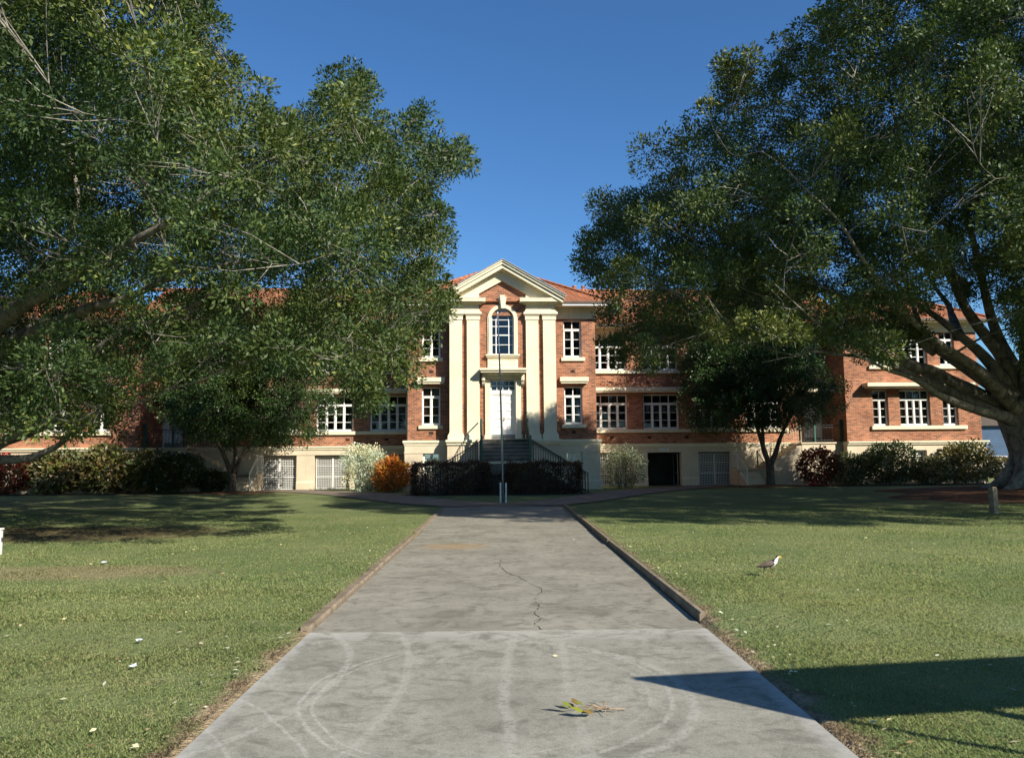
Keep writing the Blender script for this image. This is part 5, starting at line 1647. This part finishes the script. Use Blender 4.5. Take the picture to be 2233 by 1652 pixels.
# ------------------------------------------------------------------ unseen board added beside the driveway to throw a shadow across it
hb = 2.25
nbx, nby = 2.08 + 1.05 * hb, 5.52 - 1.05 * hb
ang = math.atan2(.52, 3.43)
nb = empty('shadow_board', (nbx, nby, 0), ang); tag(nb, 'wide unseen board added on posts to cast a shadow over the near end of the driveway', 'sign')
m = MB(); m.box(0, 5.2, -.03, .03, hb, hb + .96); m.build('board', M['green'], nb)
m = MB()
m.box(-.02, 5.22, -.04, .04, hb + .962, hb + 1.0); m.build('cap_rail', M['white'], nb)
for x in (1.2, 4.0):
    m = MB(); m.box(x - .045, x + .045, .032, .12, -.3, hb + .9); m.build('post', M['green'], nb)
m = MB(); m.tube([(.75, .07, 0), (.05, .07, hb + .05)], .03, 6); m.build('brace', M['green'], nb)

# ------------------------------------------------------------------ beyond the building: street, cars, far trees
m = MB(); m.add([(-200, 62, .115), (200, 62, .115), (200, 70, .115), (-200, 70, .115)], [(0, 1, 2, 3)])
tag(m.build('road', M['asphalt']), kind='structure')


def parked_car(loc, rz, col, label):
    r = empty('parked_car', (loc[0], loc[1], .11), rz); tag(r, label, 'car', 'cars parked behind the building')
    paint = plain('car_paint', col, .05, 2, .25, .6)
    m = MB()
    prof = [(-2.1, .35), (2.1, .35), (2.15, .62), (2.05, .80), (1.15, .92), (.55, 1.38), (-.9, 1.42), (-1.75, .98), (-2.1, .90), (-2.15, .6)]
    m.prism(prof, -.82, .82); body = m.build('body', paint, r)
    for s in (-1, 1):
        m = MB(); m.prism([(1.02, .93), (.52, 1.31), (-.15, 1.33), (-.15, .93)], s * .825 - .006, s * .825 + .006); m.build('side_window', M['vent'], r)
        m = MB(); m.prism([(-.22, .93), (-.22, 1.33), (-.85, 1.35), (-1.5, .96)], s * .825 - .006, s * .825 + .006); m.build('side_window', M['vent'], r)
        for x in (-1.3, 1.3):
            m = MB(); m.tube([(x, s * .70, .32), (x, s * .86, .32)], .32, 16); wh = m.build('wheel', M['iron'], r)
            m = MB(); m.tube([(x, s * .86, .32), (x, s * .872, .32)], .19, 12); m.build('rim', M['zinc'], wh)
        m = MB(); m.box(2.10, 2.17, s * .45, s * .75, .62, .76); m.build('headlight', M['paper'], r)
    m = MB(); m.add([(1.19, -.68, .935), (1.19, .68, .935), (.60, .62, 1.37), (.60, -.62, 1.37)], [(0, 1, 2, 3)]); m.build('windscreen', M['vent'], r)
    return r


parked_car((36.3, 58.5), math.radians(-100), (.75, .75, .74), 'white car parked beyond the right corner of the building')
parked_car((38.8, 58.0), math.radians(-95), (.40, .03, .03), 'red car parked next to the white one behind the right fig trunk')
m = MB(); m.box(-7, 7, 0, 6, 0, 4.2); shed = m.build('shed', plain('blue_cladding', (.055, .10, .17), .2, 1, .6, .3), loc=(45, 76, .1))
tag(shed, 'low dark blue shed across the street beyond the right corner of the building', 'shed')
m = MB(); m.prism([(-7.3, 4.2), (7.3, 4.2), (0, 5.5)], -.4, 6.4); m.build('roof', M['fascia'], shed)
m = MB(); m.box(-4.6, -3.6, -.05, 0, 1.7, 2.6); m.build('window', M['paper'], shed)


def far_tree(loc, h, r, label):
    root = empty('far_tree', (loc[0], loc[1], .1)); tag(root, label, 'tree', 'distant trees behind the building')
    n = 3600; u = unit(rng.normal(0, 1, (n, 3)))
    lob = unit(rng.normal(0, 1, (14, 3)))
    s = .6 + .45 * np.max(np.maximum(0, u @ lob.T) ** 5, axis=1)
    P = u * (s * rng.random(n) ** .4)[:, None] * np.array([r, r, h * .42]) + np.array([0, 0, h * .58])
    L = rng.uniform(.3, .55, n)
    quads_obj('crown', leaves(P, u, L, L * .6), LM['dgreen'], root)
    m = MB(); m.tube([(0, 0, 0), (.1, 0, h * .3), (0, .1, h * .6)], [.3, .22, .08], 8)
    for k in range(5):
        a = k * 1.3; m.tube([(.05, 0, h * .3), (r * .35 * math.cos(a), r * .35 * math.sin(a), h * .5), (r * .6 * math.cos(a), r * .6 * math.sin(a), h * .68)], [.12, .08, .03], 5)
    m.build('trunk', M['bark2'], root)


for loc, h, r, lab in (((33, 82), 5.5, 3.5, 'low dark tree across the street, nearest the right corner of the building'), ((52, 92), 8, 5, 'broad dark tree far behind the right fig trunk'),
                       ((-38, 78), 8.0, 4.5, 'dark round tree far behind the left end of the building'), ((-46, 80), 6.5, 4.0, 'smaller dark tree at the far left behind the building'), ((63, 88), 7, 4.5, 'dark tree farthest right beyond the street')):
    far_tree(loc, h, r, lab)

# ------------------------------------------------------------------ mown grass near the camera
def vnoise(x, y, f, seed):
    r = np.random.default_rng(seed).random((64, 64))
    x, y = x * f, y * f
    i, j = np.floor(x).astype(int), np.floor(y).astype(int); u, v = x - i, y - j
    u = u * u * (3 - 2 * u); v = v * v * (3 - 2 * v)
    q = lambda a, c: r[(i + a) % 64, (j + c) % 64]
    return (q(0, 0) * (1 - u) + q(1, 0) * u) * (1 - v) + (q(0, 1) * (1 - u) + q(1, 1) * u) * v


def grass(n, y0, y1, hmin, hmax, w0):
    Y = y0 * (y1 / y0) ** rng.random(n)
    X = (rng.random(n) * 2 - 1) * .70 * Y + 0.02 * Y
    ed = np.abs(X - .04) - 2.08
    dens = np.clip((ed + .06 + .10 * np.sin(Y * 5.1) + .10 * np.sin(Y * 13 + X)) / .28, 0, 1)
    k = (ed > .02) & (rng.random(n) < .05 + .95 * dens) & ~((X > 2) & (X < 2.22) & (Y > 8.6))
    X, Y = X[k], Y[k]; n = len(X)
    vn = .5 * vnoise(X, Y, 1.1, 3) + .3 * vnoise(X, Y, 3.3, 5) + .2 * vnoise(X, Y, 9, 8)
    keep = rng.random(n) < .35 + 1.1 * vn
    X, Y, vn = X[keep], Y[keep], vn[keep]; n = len(X)
    h = rng.uniform(hmin, hmax, n) * (.35 + 1.3 * vn)
    h = np.clip(h, hmin * .6, None)
    a = rng.random(n) * 2 * np.pi; lean = rng.uniform(.2, 1.3, n) * h
    B = np.stack([X, Y, gz(X, Y) - .004], -1)
    s = np.stack([np.cos(a), np.sin(a), 0 * a], -1); l_ = np.stack([-np.sin(a), np.cos(a), 0 * a], -1)
    w_ = (w0 * rng.uniform(.6, 1.3, n))[:, None]
    tip = B + l_ * lean[:, None] + np.array([0, 0, 1.0]) * h[:, None]
    mid = B + l_ * (lean * .35)[:, None] + np.array([0, 0, .6]) * h[:, None]
    return np.stack([B - s * w_, B + s * w_, mid + s * w_ * .8, tip, mid - s * w_ * .8], 1)


G = np.concatenate([grass(380000, 4.2, 11, .011, .028, .0026), grass(260000, 9, 25, .013, .030, .0055)])
gr = quads_obj('grass', G, M['blade'], k=5)
tag(gr, 'short mown grass on both lawns', 'grass', kind='stuff')
